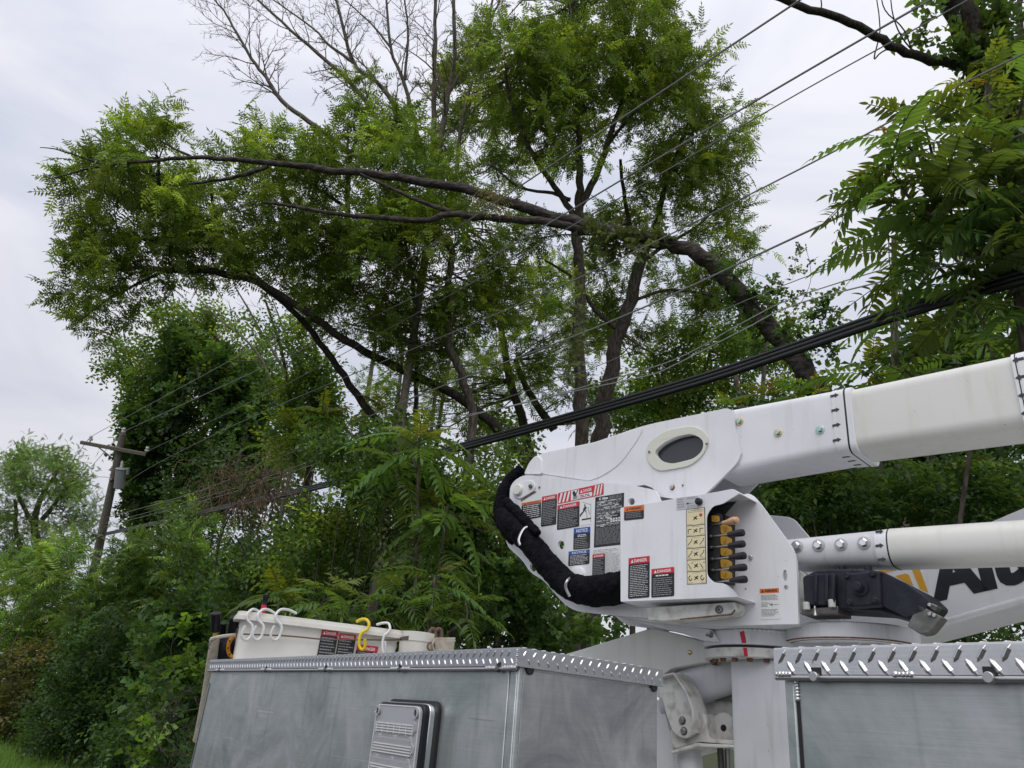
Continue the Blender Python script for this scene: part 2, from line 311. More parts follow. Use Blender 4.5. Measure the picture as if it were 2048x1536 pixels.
class Sticker:
    """A printed plate or sticker on a frame: corners top left, top right, bottom left in the photograph."""
    def __init__(s, fr, w, tl, tr, bl, base='black_ink', th=0.0012, round_=0.0):
        s.fr, s.w = fr, w; a = Vector(fr.px(*tl, w)); b = Vector(fr.px(*tr, w)); c = Vector(fr.px(*bl, w))
        s.a, s.x, s.y = a, b - a, c - a; s.mb = MB(base); s.top = w + th
        pts = [(0, 0), (1, 0), (1, 1), (0, 1)]
        if round_:
            rx, ry = round_ / s.x.length, round_ / s.y.length
            pts = [(rx, 0), (1 - rx, 0), (1, ry), (1, 1 - ry), (1 - rx, 1), (rx, 1), (0, 1 - ry), (0, ry)]
        s.mb.prism(fr, [s.uv(p, q) for p, q in pts], w - 0.0005, s.top)
    def uv(s, p, q): r = s.a + s.x * p + s.y * q; return (r.x, r.y)
    def poly(s, pts, m, lay=1): 
        vs = [s.fr.pt(*s.uv(p, q), s.top + .00025 * lay) for p, q in pts]
        nrm = (vs[1] - vs[0]).cross(vs[2] - vs[0])
        if nrm.dot(s.fr.N) < 0: vs = vs[::-1]
        s.mb.add(vs, [tuple(range(len(vs)))], m); return s
    def rect(s, x0, y0, x1, y1, m, lay=1): return s.poly([(x0, y0), (x0, y1), (x1, y1), (x1, y0)], m, lay)
    def text(s, t, x0, y0, x1, y1, m='white_ink', bold=0.02, lay=2):
        vs, fs, _ = text_geo(t, bold)
        s.mb.add([s.fr.pt(*s.uv(x0 + (x1 - x0) * a, y1 + (y0 - y1) * b), s.top + .00025 * lay) for a, b in vs], fs, m); return s
    def lines(s, x0, y0, x1, y1, n, m='white_ink', fill=.42, ragged=.3, words=True):
        for i in range(n):
            ya = y0 + (y1 - y0) * (i + .2) / n; yb = ya + (y1 - y0) * fill / n; x = x0; end = x1 - (x1 - x0) * rnd.random() ** 3 * ragged
            while x < end - .02:
                l = min((rnd.uniform(.06, .2) if words else 2), end - x); s.rect(x, ya, x + l, yb, m, 2); x += l + .025
        return s
    def tri(s, x, y0, y1, wd, m='white_ink'): return s.poly([(x, y1), (x + wd, y1), (x + wd / 2, y0)], m, 2)
    def build(s, name, parent): return s.mb.build(name, parent, smooth=False)
def header(st, word, color, h, tri=True, m='white_ink', nl=10, top=0.0, ink='grey_ink', fill=.34):
    st.rect(0.0, 0, 1, h, color)
    a = st.x.length / st.y.length
    if tri: st.tri(.12, h * .25, h * .82, .12, m); st.text(word, .27, h * .28, .88, h * .80, m)
    else: st.text(word, .17, h * .22, .85, h * .82, m)
    if nl: st.lines(.08, h + .04 + top, .93, .97, nl, ink, fill)
    return st
def copy_tree(o, parent=None):
    c = o.copy(); COL.objects.link(c); BASE[c.name] = BASE[o.name]
    if parent is not None: c.parent = parent
    for ch in list(o.children): copy_tree(ch, c)
    return c
def bolt(mb, p, axis, r=.012, h=.009, m='steel', washer='steel', wr=1.55):
    ax = Vector(axis).normalized()
    if washer: mb.cyl(Vector(p), ax, [(-.001, r * wr), (.002, r * wr), (.0025, r * wr * .9)], 20, washer)
    mb.cyl(Vector(p) + ax * .002, ax, [(0, r), (h * .8, r), (h, r * .8)], 6, m)

# ------------------------------------------------------------------ ground and road
X0 = 1.40                                   # the truck's near side
def sheet(name, pts, z, m, kind='structure', th=None):
    mb = MB(m)
    mb.add([(x, y, z) for x, y in pts], [tuple(range(len(pts)))])
    return tag(mb.build(name, smooth=False), kind=kind)
sheet('ground', [(-600, -600), (900, -600), (900, 900), (-600, 900)], 0.0, 'soil')
sheet('road', [(-5.5, -300), (4.1, -300), (4.1, 9), (-2, 40), (-60, 160), (-80, 150), (-12, 38), (-5.5, 9)], 0.004, 'asphalt')

# ------------------------------------------------------------------ the truck
Z = Vector((0, 0, 1))
TR = thing('bucket_truck', (2.55, 1.9, 0), 'white and bare aluminium bucket truck with its boom swung over the service boxes', 'truck')
FS = Fr((X0, 0, 0), (0, -1, 0), Z, (-1, 0, 0))                  # near side of the body
FE = Fr((0, FS.at(1040, 1297).y, 0), (1, 0, 0), Z, (0, -1, 0))   # end face of the rear box
YC = FE.o.y
db = cam_to_world(Vector((-1704, 515, 1538))); db.z = 0; db.normalize()
UB = -db; NB = UB.cross(Z).normalized()
FB = Fr(P(1500, 1240, 2.66), UB, Z, NB)                          # turret side plate
TOPZ = FS.at(1040, 1297).z
YF = FS.at(428, 1320).y
XE = FE.at(1316, 1340).x
TOPR = FS.at(1600, 1298).z; YR = FS.at(1555, 1300).y
def lug(mb, fr, u, v, w, L, ang, m='glint_lug'):
    """One raised bar of the tread plate."""
    c, s = math.cos(ang), math.sin(ang); hw = L * .15
    q = lambda a, b, h: fr.pt(u + a * c - b * s, v + a * s + b * c, w + h)
    a1 = L / 2
    vs = [q(-a1, 0, 0), q(-a1 * .45, -hw, 0), q(a1 * .45, -hw, 0), q(a1, 0, 0), q(a1 * .45, hw, 0), q(-a1 * .45, hw, 0), q(-a1 * .5, 0, L * .13), q(a1 * .5, 0, L * .13)]
    mb.add(vs, [(0, 1, 6), (1, 2, 7, 6), (2, 3, 7), (3, 4, 7), (4, 5, 6, 7), (5, 0, 6)], m)
def tread(mb, fr, u0, u1, v0, v1, w, pitch, L, m='glint_lug'):
    n = int((u1 - u0) / pitch); h = (v1 - v0)
    for i in range(n):
        u = u0 + pitch * (i + .4)
        lug(mb, fr, u, v0 + h * .72, w, L, math.radians(rnd.uniform(54, 60)), m); lug(mb, fr, u + pitch / 2, v0 + h * .28, w, L, math.radians(rnd.uniform(120, 126)), m)
def weldbead(mb, fr, u0, u1, v, w, r, vert=False):
    n = max(3, int(abs(u1 - u0) / (r * 1.0)))
    for i in range(n):
        u = u0 + (u1 - u0) * (i + .5) / n; rr = r * rnd.uniform(.8, 1.15)
        p = fr.pt(v, u, w) if vert else fr.pt(u, v, w)
        mb.cyl(p - fr.N * rr * .4, fr.N, [(0, rr), (rr * .7, rr * .85), (rr * 1.05, rr * .4)], 7, 'weld')
# --- rear service box
LIP = .050
RB = MB('sheet_aluminium')
uC, uF = -YC, -YF
RB.prism(FS, rounded([(uF, .55), (uC, .55), (uC, TOPZ - .004), (uF, TOPZ - .004)], .0), -(XE - X0), 0)
rb = RB.build('rear_service_box', TR, .006)
rb['label'] = 'bare aluminium service box with a marker light'
ef = MB('stained_aluminium'); ef.box(FE, X0 + .018, XE - .006, .56, TOPZ - LIP - .006, 0, .0025); ef.build('end_panel', rb, .001)
cs = MB('sheet_aluminium'); cs.box(FS, uC - .058, uC - .038, .56, TOPZ - LIP - .008, 0, .004); cs.box(FS, uC - .012, uC - .001, .56, TOPZ - LIP - .01, 0, .004); cs.build('corner_strip', rb, .003)
es = MB('dark_steel'); es.box(FS, uF + .022, uF + .032, .56, TOPZ - .12, -.002, .003); es.build('door_seal', rb)
lid = MB('tread_dark_reflection')
lid.box(FS, uF - .03, uC + .012, TOPZ - LIP, TOPZ, -.004, .012)
lid.box(FE, X0 - .0121, XE + .012, TOPZ - LIP, TOPZ + .0004, -.004, .0118)
lid.box(FS, uF - .03, uC + .011, TOPZ - .003, TOPZ + .002, -(XE - X0) - .01, .0115)
tread(lid, FS, uF - .025, uC + .006, TOPZ - LIP, TOPZ, .012, .036, .026)
tread(lid, FE, X0 - .004, XE + .008, TOPZ - LIP, TOPZ, .0118, .036, .026)
for i in range(70): lug(lid, Fr((0, 0, TOPZ + .002), (0, -1, 0), (-1, 0, 0), Z), uF + .02 + i * .036, -X0 - .001, 0, .022, math.radians(55))
for i in range(14): lug(lid, Fr((0, 0, TOPZ + .002), (1, 0, 0), (0, 1, 0), Z), X0 + .01 + i * .036, YC - .006, 0, .022, math.radians(125))
ld = lid.build('tread_plate_lid', rb, .0015, smooth=False)
hr = MB('steel'); hr.tube([FS.pt(uF - .03, TOPZ - LIP - .006, .010), FS.pt(uC - .005, TOPZ - LIP - .006, .010)], .0055, 10)
hr.build('drip_rail', rb)
for x in (440, 533, 652, 800, 997):
    u, v = FS.px(x, 1334, .012)
    for s in (-1, 1): hw = MB('weld'); weldbead(hw, FS, u + s * .018, u + s * .065, TOPZ - LIP - .004, .012, .0075); hw.build('weld_bead', rb)
    hw = MB('rubber'); hw.box(FS, u - .009, u + .010, TOPZ - LIP + .002, TOPZ - LIP + .012, .010, .0135, 'rubber')
    hw.cyl(FS.pt(u, TOPZ - LIP - .008, .012), -FS.N * -1, [(-.004, .008), (.008, .008), (.009, .006)], 12, 'dark_steel'); hw.build('lid_latch', rb)
hw = MB('weld'); weldbead(hw, FS, TOPZ - LIP, TOPZ - .004, uC + .004, .012, .005, vert=True); hw.build('weld_bead', rb)
hw = MB('weld'); weldbead(hw, FS, uC - .055, uC + .004, TOPZ - LIP - .003, .012, .008); hw.build('weld_bead', rb)
for x in (1057, 1306):
    mb = MB('rubber'); u, v = FE.px(x, 1352 if x < 1200 else 1366, 0); mb.cyl(FE.pt(u, TOPZ - LIP - .004, .001), FE.N, [(0, .014), (.006, .014), (.008, .012)], 18); mb.build('rubber_bumper', rb)
# --- marker light
LT = MB('rubber'); th = .062
uL, uR = FS.px(785, 1405)[0], FS.px(884, 1410)[0]; vT = FS.px(800, 1401)[1]
hh = .36
def rr_(i, r): return rounded([(uL + i, vT - hh + i), (uR - i, vT - hh + i), (uR - i, vT - i), (uL + i, vT - i)], r, 6)
LT.prism(FS, rr_(-.004, .038), 0, .014); lt = LT.build('marker_light', TR, .002)
lt['label'] = 'clear ridged marker light with a chrome bezel on the aluminium box'
mb = MB('chrome'); mb.prism(FS, rr_(.006, .034), .011, .036); mb.build('bezel', lt, .002)
mb = MB('black_plastic'); mb.prism(FS, rr_(.008, .033), .035, .056); mb.build('gasket', lt, .003)
mb = MB('clear_lens'); mb.prism(FS, rr_(.016, .028), .0565, .066)
wv = vT - .07; rb_ = MB('hook_white')
for k in range(6):
    for j in range(4): rb_.box(FS, uL + .03, uR - .045, wv - .008 * j - .005, wv - .008 * j - .0015, .0655, .0695)
    mb.prism(FS, [(uR - .042, wv - .03), (uR - .026, wv - .016), (uR - .026, wv), (uR - .042, wv + .012)], .0655, .071)
    mb.prism(FS, [(uL + .022, wv - .075), (uR - .045, wv - .075), (uR - .045, wv - .045), (uL + .022, wv - .045)], .0655, .0675)
    wv -= .062
ln_ = mb.build('lens', lt, .0015); 
wv = vT - .07
for k in range(1):
    for j in range(7): u = uL + .034 + j * (uR - uL - .085) / 6; rb_.box(FS, u, u + .0022, wv - .034, wv - .004, .0655, .0685)
    wv -= .062
rb_.prism(FS, rr_(.0165, .028), .0655, .0672, holes=[rr_(.0195, .026)]); rb_.build('lens_ribs', lt)
for k in range(4):
    for j in range(3):
        mb = MB('chrome'); u = uL + .05 + j * (uR - uL - .12) / 2; v = vT - .115 - k * .062; mb.cyl(FS.pt(u, v, .0562), FS.N, [(0, .016), (.002, .013), (.0021, .006)], 14); mb.build('lamp_cup', lt)
mb = MB('porcelain'); mb.prism(FS, rr_(.028, .022), .0558, .0563); mb.build('reflector', lt)
for u in (uL + .035, uR - .035):
    mb = MB('clear_lens'); mb.tube([FS.pt(u, vT - .037, .064), FS.pt(u, vT - .037, .074)], .0155, 18, cap=False)
    mb.prism(FS, ring_px(u, vT - .037, .0155), .064, .066); mb.prism(FS, ring_px(u, vT - .037, .0155), .073, .0745, holes=[ring_px(u, vT - .037, .0105)]); mb.cyl(FS.pt(u, vT - .037, .066), FS.N, [(0, .0095), (.002, .0095)], 14, 'dark_steel'); mb.build('lens_screw', lt)

# --- front service box
uR0, uR1 = -YR, 2.4
FB_ = MB('sheet_aluminium'); DR = .52
FB_.box(FS, uR0 + .035, uR1, .55, TOPR - .004, -DR, -.004); FB_.box(FS, uR0 + .012, uR0 + .0345, .55, TOPR - .01, -DR, .001)
fb = FB_.build('front_service_box', TR, .004); fb['label'] = 'bare aluminium service box with a bright tread plate lid'
mb = MB('rubber'); ua = FS.px(1592, 1390)[0]; mb.box(FS, uR0 + .0350, uR0 + .0415, .56, TOPR - .092, -.004, -.002); mb.build('door_gap', fb)
lid = MB('bright_tread'); lid.box(FS, uR0 - .001, uR1, TOPR - LIP, TOPR, -.004, .012)
lid.box(FS, uR0 - .0005, uR1, TOPR - .003, TOPR + .002, -DR - .01, .0115); lid.box(FS, uR0 - .002, uR0 + .004, TOPR - LIP, TOPR + .001, -DR, .0118)
tread(lid, FS, uR0 + .003, uR1, TOPR - LIP, TOPR - .002, .012, .0375, .034, 'bright_lug')
for i in range(50): lug(lid, Fr((0, 0, TOPR + .002), (0, -1, 0), (-1, 0, 0), Z), uR0 + .02 + i * .0375, -X0 - .001, 0, .024, math.radians(125))
lid.build('tread_plate_lid', fb, .0015, smooth=False)
hr = MB('steel'); hr.tube([FS.pt(uR0, TOPR - LIP - .004, .008), FS.pt(uR1, TOPR - LIP - .004, .008)], .0055, 12); hr.build('drip_rail', fb)
for a, b in ((1550, 1582), (1786, 1826)): mb = MB('weld'); weldbead(mb, FS, FS.px(a, 1345, .012)[0], FS.px(b, 1345, .012)[0], TOPR - LIP + .002, .012, .0062); mb.build('weld_bead', fb)
mb = MB('weld'); weldbead(mb, FS, TOPR - LIP - .045, TOPR - LIP - .008, uR0 + .037, -.002, .006, vert=True); mb.build('weld_bead', fb)
for x in (1632, 1980):
    u, v = FS.px(x, 1345, .012); mb = MB('steel'); mb.cyl(FS.pt(u, TOPR - LIP - .003, .006), FS.N, [(0, .0085), (.014, .0095), (.017, .0085)], 20)
    mb.box(FS, u - .011, u + .012, TOPR - LIP, TOPR - LIP + .0145, .010, .0126, 'rubber'); mb.build('hinge_pin', fb, .0008)
# --- chassis and bed under the boxes
mb = MB('grimy_paint'); mb.box(FS, uF, 2.6, .55, .95, -2.3, -.5); mb.box(FS, uF, 2.6, .45, .56, -2.4, -.02); mb.box(FS, uF + .2, uR0 - .02, .95, 1.12, -2.2, -.9); mb.build('truck_bed', TR, .01)
# far side box
mb = MB('sheet_aluminium'); mb.box(FS, uF, -YR + .1, .55, 1.30, -2.4, -1.95); mb.build('far_side_box', TR, .01)
for y in (2.9, -1.2):
    for x in (X0 + .28, X0 + 2.1):
        mb = MB('rubber'); mb.cyl((x - .13, y, .40), (1, 0, 0), [(0, .30), (.02, .38), (.05, .40), (.21, .40), (.24, .38), (.26, .30)], 36)
        wh = mb.build('wheel', TR); mb = MB('steel'); mb.cyl((x - .135, y, .40), (1, 0, 0), [(0, .12), (.03, .2), (.27, .2)], 24); mb.build('rim', wh)

# --- mast
MC = P(1524, 1330, 2.84); MC.z = 0
SB = .125
FM = Fr((MC.x, MC.y, 0), (0, -1, 0), Z, (-1, 0, 0))
zf = P(1500, 1310, 2.64).z                 # underside of the lower flange
cu = FM.px(1462, 1420, SB)[0]
mb = MB('mast_paint'); mb.prism(FM, rounded([(cu, .9), (cu + .25, .9), (cu + .25, zf), (cu, zf)], 0), -SB, SB); mast = mb.build('mast', TR, .012, 3); mast['label'] = 'square white mast column under the turret'
def zat(x, y, d): return P(x, y, d).z
dR = 2.63
zr = [zat(1500, y, dR) for y in (1311, 1290, 1284, 1250)]
RR = .205
mb = MB('grimy_paint'); mb.cyl((MC.x, MC.y, zr[0]), Z, [(0, RR * .97), (.003, RR), (zr[1] - zr[0], RR), (zr[1] - zr[0] + .001, RR * .9)], 64); mb.build('lower_flange', mast)
mb = MB('rubber'); mb.cyl((MC.x, MC.y, zr[1] - .003), Z, [(0, RR * .96), (zr[2] - zr[1] + .006, RR * .96)], 48); mb.build('bearing_gap', mast)
mb = MB('mast_paint'); mb.cyl((MC.x, MC.y, zr[2]), Z, [(0, RR * 1.0), (.002, RR * 1.02), (zr[3] - zr[2] - .004, RR * 1.02), (zr[3] - zr[2], RR)], 64)
for i in range(40):
    a = -2.9 + i * .075; mb.cyl((MC.x + RR * 1.01 * math.cos(a), MC.y + RR * 1.01 * math.sin(a), zr[3] - .004), Z, [(-.006, .006), (0, .011), (.008, .005)], 6)
mb.build('bearing_ring', mast)
for i in range(20):
    a = 2 * math.pi * (i + .3) / 20; mb = MB('rust'); mb.cyl((MC.x + RR * .86 * math.cos(a), MC.y + RR * .86 * math.sin(a), zr[0] + .001), -Z, [(0, .013), (.003, .013), (.0035, .0105), (.013, .0105)], 6); mb.build('flange_bolt', mast)
# red alignment tape on both rings
vc = math.atan2(-MC.y, -MC.x)
def ring_patch(mb, a0, a1, z0, z1, r, m, skew=0):
    n = 4; vs = []
    for i in range(n + 1):
        for z, k in ((z0, 1), (z1, 0)):
            a = a0 + (a1 - a0) * i / n + skew * (1 - k); vs.append((MC.x + r * math.cos(a), MC.y + r * math.sin(a), z))
    mb.add(vs, [(2 * i, 2 * i + 2, 2 * i + 3, 2 * i + 1) for i in range(n)], m)
at = math.atan2(*( (P(1477, 1280, 2.66) - MC).yx ))
mb = MB('red_tape'); ring_patch(mb, at - .035, at + .045, zr[2] + .004, zr[3] - .003, RR * 1.02 + .001, 'red_tape', -.035); mb.build('red_tape', mast, smooth=False)
mb = MB('red_tape'); ring_patch(mb, at - .01, at + .055, zr[0] + .002, zr[1] - .002, RR + .001, 'red_tape', -.01); mb.build('red_tape', mast, smooth=False)

# --- turret: two side plates and what is between them
plate_px = rounded([(1046, 949, 25), (1178, 962, 10), (1262, 970, 10), (1312, 980, 12), (1320, 1003, 8), (1335, 1012), (1440, 1008), (1478, 992, 8), (1500, 985, 12), (1518, 1004, 12), (1586, 1098, 20), (1593, 1125, 12), (1597, 1248, 3), (1420, 1252), (1300, 1236), (1200, 1228, 15), (1150, 1222, 15), (1128, 1208, 12), (1086, 1160, 12), (1060, 1145, 14), (1046, 1122, 10), (1014, 1092, 22), (1010, 1070, 10), (1026, 1040, 10), (1019, 1005, 10), (1020, 968, 30)], 6, 5)
hole_px = [ring_px(1122, 1090, 6.5, 9), ring_px(1067, 1133, 7, 10), ring_px(1263, 1003, 6.5, 7), ring_px(1570, 1151, 4.5, 11.5), ring_px(1572, 1175, 4.5, 5), ring_px(1491, 1178, 2.2)]
mb = MB('white_paint'); mb.prism(FB, FB.uv(plate_px), -.014, 0, holes=[FB.uv(h) for h in hole_px])
tu = mb.build('turret', TR, .002, 2); tu['label'] = 'white turret side plate crowded with warning stickers'
mb = MB('white_paint'); far = rounded([(1060, 960, 20), (1500, 990, 12), (1590, 1100, 20), (1600, 1250), (1420, 1262), (1300, 1245), (1150, 1225, 15), (1090, 1165, 12), (1030, 1095, 15)], 6)
mb.prism(FB, [(u, v) for u, v in FB.uv(far)], -.36, -.345); mb.build('far_side_plate', tu, .002)
mb = MB('mast_paint'); mb.prism(FB, FB.uv([(1150, 1212), (1300, 1234), (1420, 1250), (1594, 1247), (1594, 1250), (1420, 1256), (1290, 1242)], -.02), -.345, -.0141)
uu = FB.uv([(1030, 1090), (1095, 1160), (1130, 1205)], -.02)
mb.build('turret_floor', tu, .002)
mb = MB('mast_paint'); mb.prism(FB, FB.uv([(1230, 1225), (1420, 1258), (1440, 1284), (1400, 1280), (1350, 1262), (1280, 1246)], -.05), -.32, -.05); mb.build('turret_gusset', tu, .003)
mb = MB('dark_steel'); mb.cyl(P(1413, 1269, 2.62), UB, [(0, .006), (.012, .006), (.0125, .011), (.02, .011)], 12); mb.build('grease_fitting', tu)
# hinge pin with its keeper plate
mb = MB('white_paint'); uv = FB.uv
kp = rounded([(1030, 968), (1064, 960), (1073, 970), (1070, 982), (1040, 1000), (1026, 992)], 10)
mb.prism(FB, uv(kp), 0, .006); kpo = mb.build('pin_keeper', tu, .002)
p = FB.at(1039, 981); mb = MB('fibreglass'); mb.cyl(p, NB, [(0, .027), (.016, .027), (.020, .023)], 32); mb.build('hinge_pin', tu)
mb = MB('rust'); mb.prism(FB, uv([(1042, 1000.5), (1071, 982.5), (1073, 983.5), (1043, 1002)]), 0, .0035); mb.build('rust_streak', tu, smooth=False)
mb = MB(); bolt(mb, FB.at(1062, 973, .006), NB, .009, .01, 'dark_steel', 'steel'); mb.build('bolt', tu)
mb = MB(); bolt(mb, FB.at(1502, 1115), NB, .008, .006, 'steel', None); mb.build('bolt', tu)
mb = MB('dark_steel'); mb.cyl(FB.at(1079, 975), NB, [(0, .006), (.002, .006)], 12); mb.build('bolt', tu)
mb = MB('white_paint'); mb.cyl(FB.at(1155, 1153), NB, [(0, .040), (.012, .040), (.014, .036)], 32); mb.build('pivot_boss', tu)
# stickers on the turret
def stk(name, tl, tr, bl, fn, parent=tu, fr=FB, w=0.0, base='black_ink', round_=.004):
    s = Sticker(fr, w, tl, tr, bl, base, round_=round_); fn(s); return s.build(name, parent)
stk('warning_sticker', (1043.8, 1006.3), (1082.4, 999.2), (1043, 1040.6), lambda s: header(s, 'WARNING', 'orange_ink', .16, m='black_ink', nl=7, ink='white_ink'), round_=0)
stk('danger_sticker', (1084.4, 993.6), (1114.4, 988), (1082.1, 1053.6), lambda s: header(s, 'DANGER', 'red_ink', .16, nl=14))
def stripes(s):
    s.rect(.30, .06, .47, .94, 'white_ink'); s.rect(.48, .08, .76, .52, 'red_ink'); s.tri(.50, .16, .44, .055); s.text('DANGER', .57, .17, .75, .44)
    s.rect(.48, .56, .76, .92, 'white_ink'); s.lines(.50, .62, .74, .88, 2, 'black_ink', .5, .1)
    for x0, x1, n in ((.02, .28, 3), (.79, .98, 3)):
        for i in range(n):
            a = x0 + (x1 - x0) * i / n; b = (x1 - x0) / n
            s.poly([(a, .94), (a + b * .48, .94), (min(a + b * 1.05, x1), .06), (a + b * .52, .06)], 'white_ink')
    # crushed hand pictogram
    s.poly([(.33, .20), (.37, .10), (.40, .30), (.42, .52), (.39, .66), (.36, .60), (.34, .42)], 'black_ink', 2)
    s.poly([(.44, .08), (.46, .10), (.41, .62), (.39, .60)], 'black_ink', 3)
    for x in (.355, .38, .405, .43): s.poly([(x, .58), (x + .014, .58), (x + .004, .90), (x - .010, .86)], 'black_ink', 2)
stk('danger_sticker', (1116.2, 986.5), (1207.6, 966.2), (1115.4, 1008.4), stripes, base='red_ink')
stk('danger_sticker', (1115.4, 1010.9), (1159.3, 1002.5), (1114.1, 1060.2), lambda s: header(s, 'DANGER', 'red_ink', .19, nl=11))
def picto(s):
    s.poly([(.30, .34), (.45, .24), (.62, .32), (.50, .38), (.52, .52), (.40, .42), (.26, .52)], 'black_ink'); s.poly([(.38, .18), (.48, .16), (.50, .25), (.40, .27)], 'black_ink')
    s.poly([(.02, .55), (.36, .40), (.38, .46), (.02, .66)], 'black_ink'); s.rect(.18, .74, .95, .80, 'black_ink'); s.rect(.92, .18, .96, .92, 'grey_ink'); s.poly([(.20, .05), (.95, .22), (.95, .24), (.20, .07)], 'grey_ink')
    s.poly([(.55, .40), (.60, .40), (.66, .72), (.60, .72)], 'grey_ink'); s.poly([(.68, .30), (.74, .30), (.86, .60), (.80, .62)], 'grey_ink')
stk('pictogram_sticker', (1160, 1002.4), (1183.5, 998), (1159.5, 1052), picto, base='white_ink', round_=0)
def serial(s):
    s.text('Altec', .24, .02, .46, .075, bold=.05); s.rect(.14, .025, .21, .072, 'white_ink'); s.rect(.16, .04, .21, .058, 'black_ink', 2)
    s.lines(.5, .02, .95, .09, 4, 'grey_ink', .4)
    y = .10
    for i in range(20):
        x = .06; s.lines(x, y, .94, y + .021, 1, 'grey_ink' if i % 3 else 'white_ink', .45, .4)
        for _ in range(rnd.choice((0, 1, 1, 2))):
            a = rnd.uniform(.1, .7); s.rect(a, y + .001, a + rnd.uniform(.08, .24), y + .015, 'white_ink', 3)
        y += .026
    s.lines(.06, .63, .94, .96, 17, 'grey_ink', .34, .25)
    for i in range(2):
        for j in range(4): s.rect(.56 + .09 * j, .47 + .045 * i, .61 + .09 * j, .50 + .045 * i, 'white_ink', 3)
s = stk('serial_plate', (1191, 994.9), (1248.2, 985.5), (1188, 1095.2), serial, round_=0)
stk('notice_sticker', (1147.9, 1057.1), (1180.9, 1053.3), (1146.6, 1099.8), lambda s: (header(s, 'NOTICE', 'blue_ink', .26, tri=False, nl=6, top=.18), s.lines(.25, .31, .78, .45, 2, 'white_ink', .45, .05)))
stk('notice_sticker', (1137.7, 1103.3), (1179.6, 1098.5), (1136.7, 1132), lambda s: header(s, 'NOTICE', 'blue_ink', .26, tri=False, nl=7, ink='white_ink', fill=.3))
stk('instruction_sticker', (1184.7, 1099), (1243, 1093), (1184, 1153), lambda s: (s.lines(.04, .03, .9, .2, 3, 'grey_ink', .35), s.lines(.46, .2, .96, .98, 22, 'grey_ink', .3, .3)), base='white_ink', round_=0)
stk('danger_sticker', (1185.5, 1109.2), (1210, 1106.6), (1184.7, 1152.4), lambda s: header(s, 'DANGER', 'red_ink', .17, nl=10), w=.002)
stk('warning_sticker', (1518.8, 1176.9), (1558.8, 1174.8), (1521.5, 1239), lambda s: (s.rect(.02, .02, .98, .17, 'orange_ink'), s.tri(.10, .04, .14, .13, 'black_ink'), s.text('WARNING', .27, .05, .88, .14, 'black_ink', .04), s.lines(.07, .22, .93, .40, 6, 'black_ink', .3), s.lines(.07, .46, .40, .62, 4, 'black_ink', .3, .1), s.poly([(.44, .48), (.56, .55), (.54, .57), (.43, .49)], 'black_ink'), s.poly([(.54, .51), (.62, .50), (.66, .54), (.62, .59), (.55, .58)], 'grey_ink', 2), s.lines(.68, .53, .95, .56, 1, 'black_ink', .4, .05), s.lines(.07, .68, .93, .92, 6, 'black_ink', .3)), base='white_ink')

# --- hydraulic control box
WC = .13
FC = Fr(FB.pt(0, 0, WC), UB, Z, NB)
uvc = FC.uv
front = rounded([(1240.5, 1015.5, 2), (1440, 982.5, 6), (1466, 977.5, 4), (1480, 986, 5), (1464, 996, 6), (1445, 1008, 6), (1426, 1012, 8), (1413, 1030, 10), (1414, 1152, 12), (1428, 1165, 6), (1450, 1167, 8), (1468, 1181, 10), (1476, 1194, 2), (1241, 1203.5, 3)], 4, 5)
mb = MB('white_paint'); mb.prism(FC, uvc(front), -.004, 0); cb = mb.build('control_box', tu, .0015)
cb['label'] = 'white sheet metal cover with an open bay of valve levers'
mb = MB('white_paint')
def strip(mb, fr, pts, w0, w1, t, m=None):
    """A bent sheet following the outline pts, standing out of the frame from w0 to w1."""
    a = [Vector((*q, 0)) for q in pts]; off = []
    for i in range(len(a)):
        d = (a[min(i + 1, len(a) - 1)] - a[max(i - 1, 0)]).normalized(); off.append(a[i] + Vector((-d.y, d.x, 0)) * t)
    mb.prism(fr, [(q.x, q.y) for q in a] + [(q.x, q.y) for q in off[::-1]], w0, w1, m)
strip(mb, FC, uvc([(1240.8, 1203.3), (1240.7, 1015.7), (1440, 982.8), (1466, 977.8), (1479, 986)], -.001), -WC + .001, -.0041, -.003)
strip(mb, FC, uvc([(1475, 1194), (1241, 1203.3)], -.001), -WC + .001, -.0041, -.003)
mb.build('box_wall', tu, .0012)
mb = MB('grimy_paint'); mb.prism(FC, uvc(rounded([(1293, 1215), (1468, 1204), (1470, 1218, 6), (1462, 1227, 5), (1330, 1242), (1296, 1240)], 2), -.05), -WC + .001, -.05); mb.build('sump_channel', tu, .003)
mb = MB('rust'); mb.prism(FC, uvc([(1360, 1237.5), (1462, 1228), (1470, 1218), (1471, 1222), (1464, 1230.5), (1360, 1240)], -.05), -.0505, -.0488); mb.build('rust_streak', tu, smooth=False)
mb = MB(); mb.tube([FC.at(1438 + 6.5 * math.cos(a), 1219 + 6.5 * math.sin(a), -.048) for a in [i * .33 for i in range(20)]], .003, 6, 'dark_steel'); bolt(mb, FC.at(1438, 1219, -.05), NB, .005, .006, 'dark_steel', None); mb.build('drain_plug', tu)
mb = MB('black_plastic'); mb.cyl(FC.at(1399.5, 1004), NB, [(-.001, .012), (.003, .0135), (.014, .0125), (.016, .009)], 20); mb.build('pull_knob', tu)
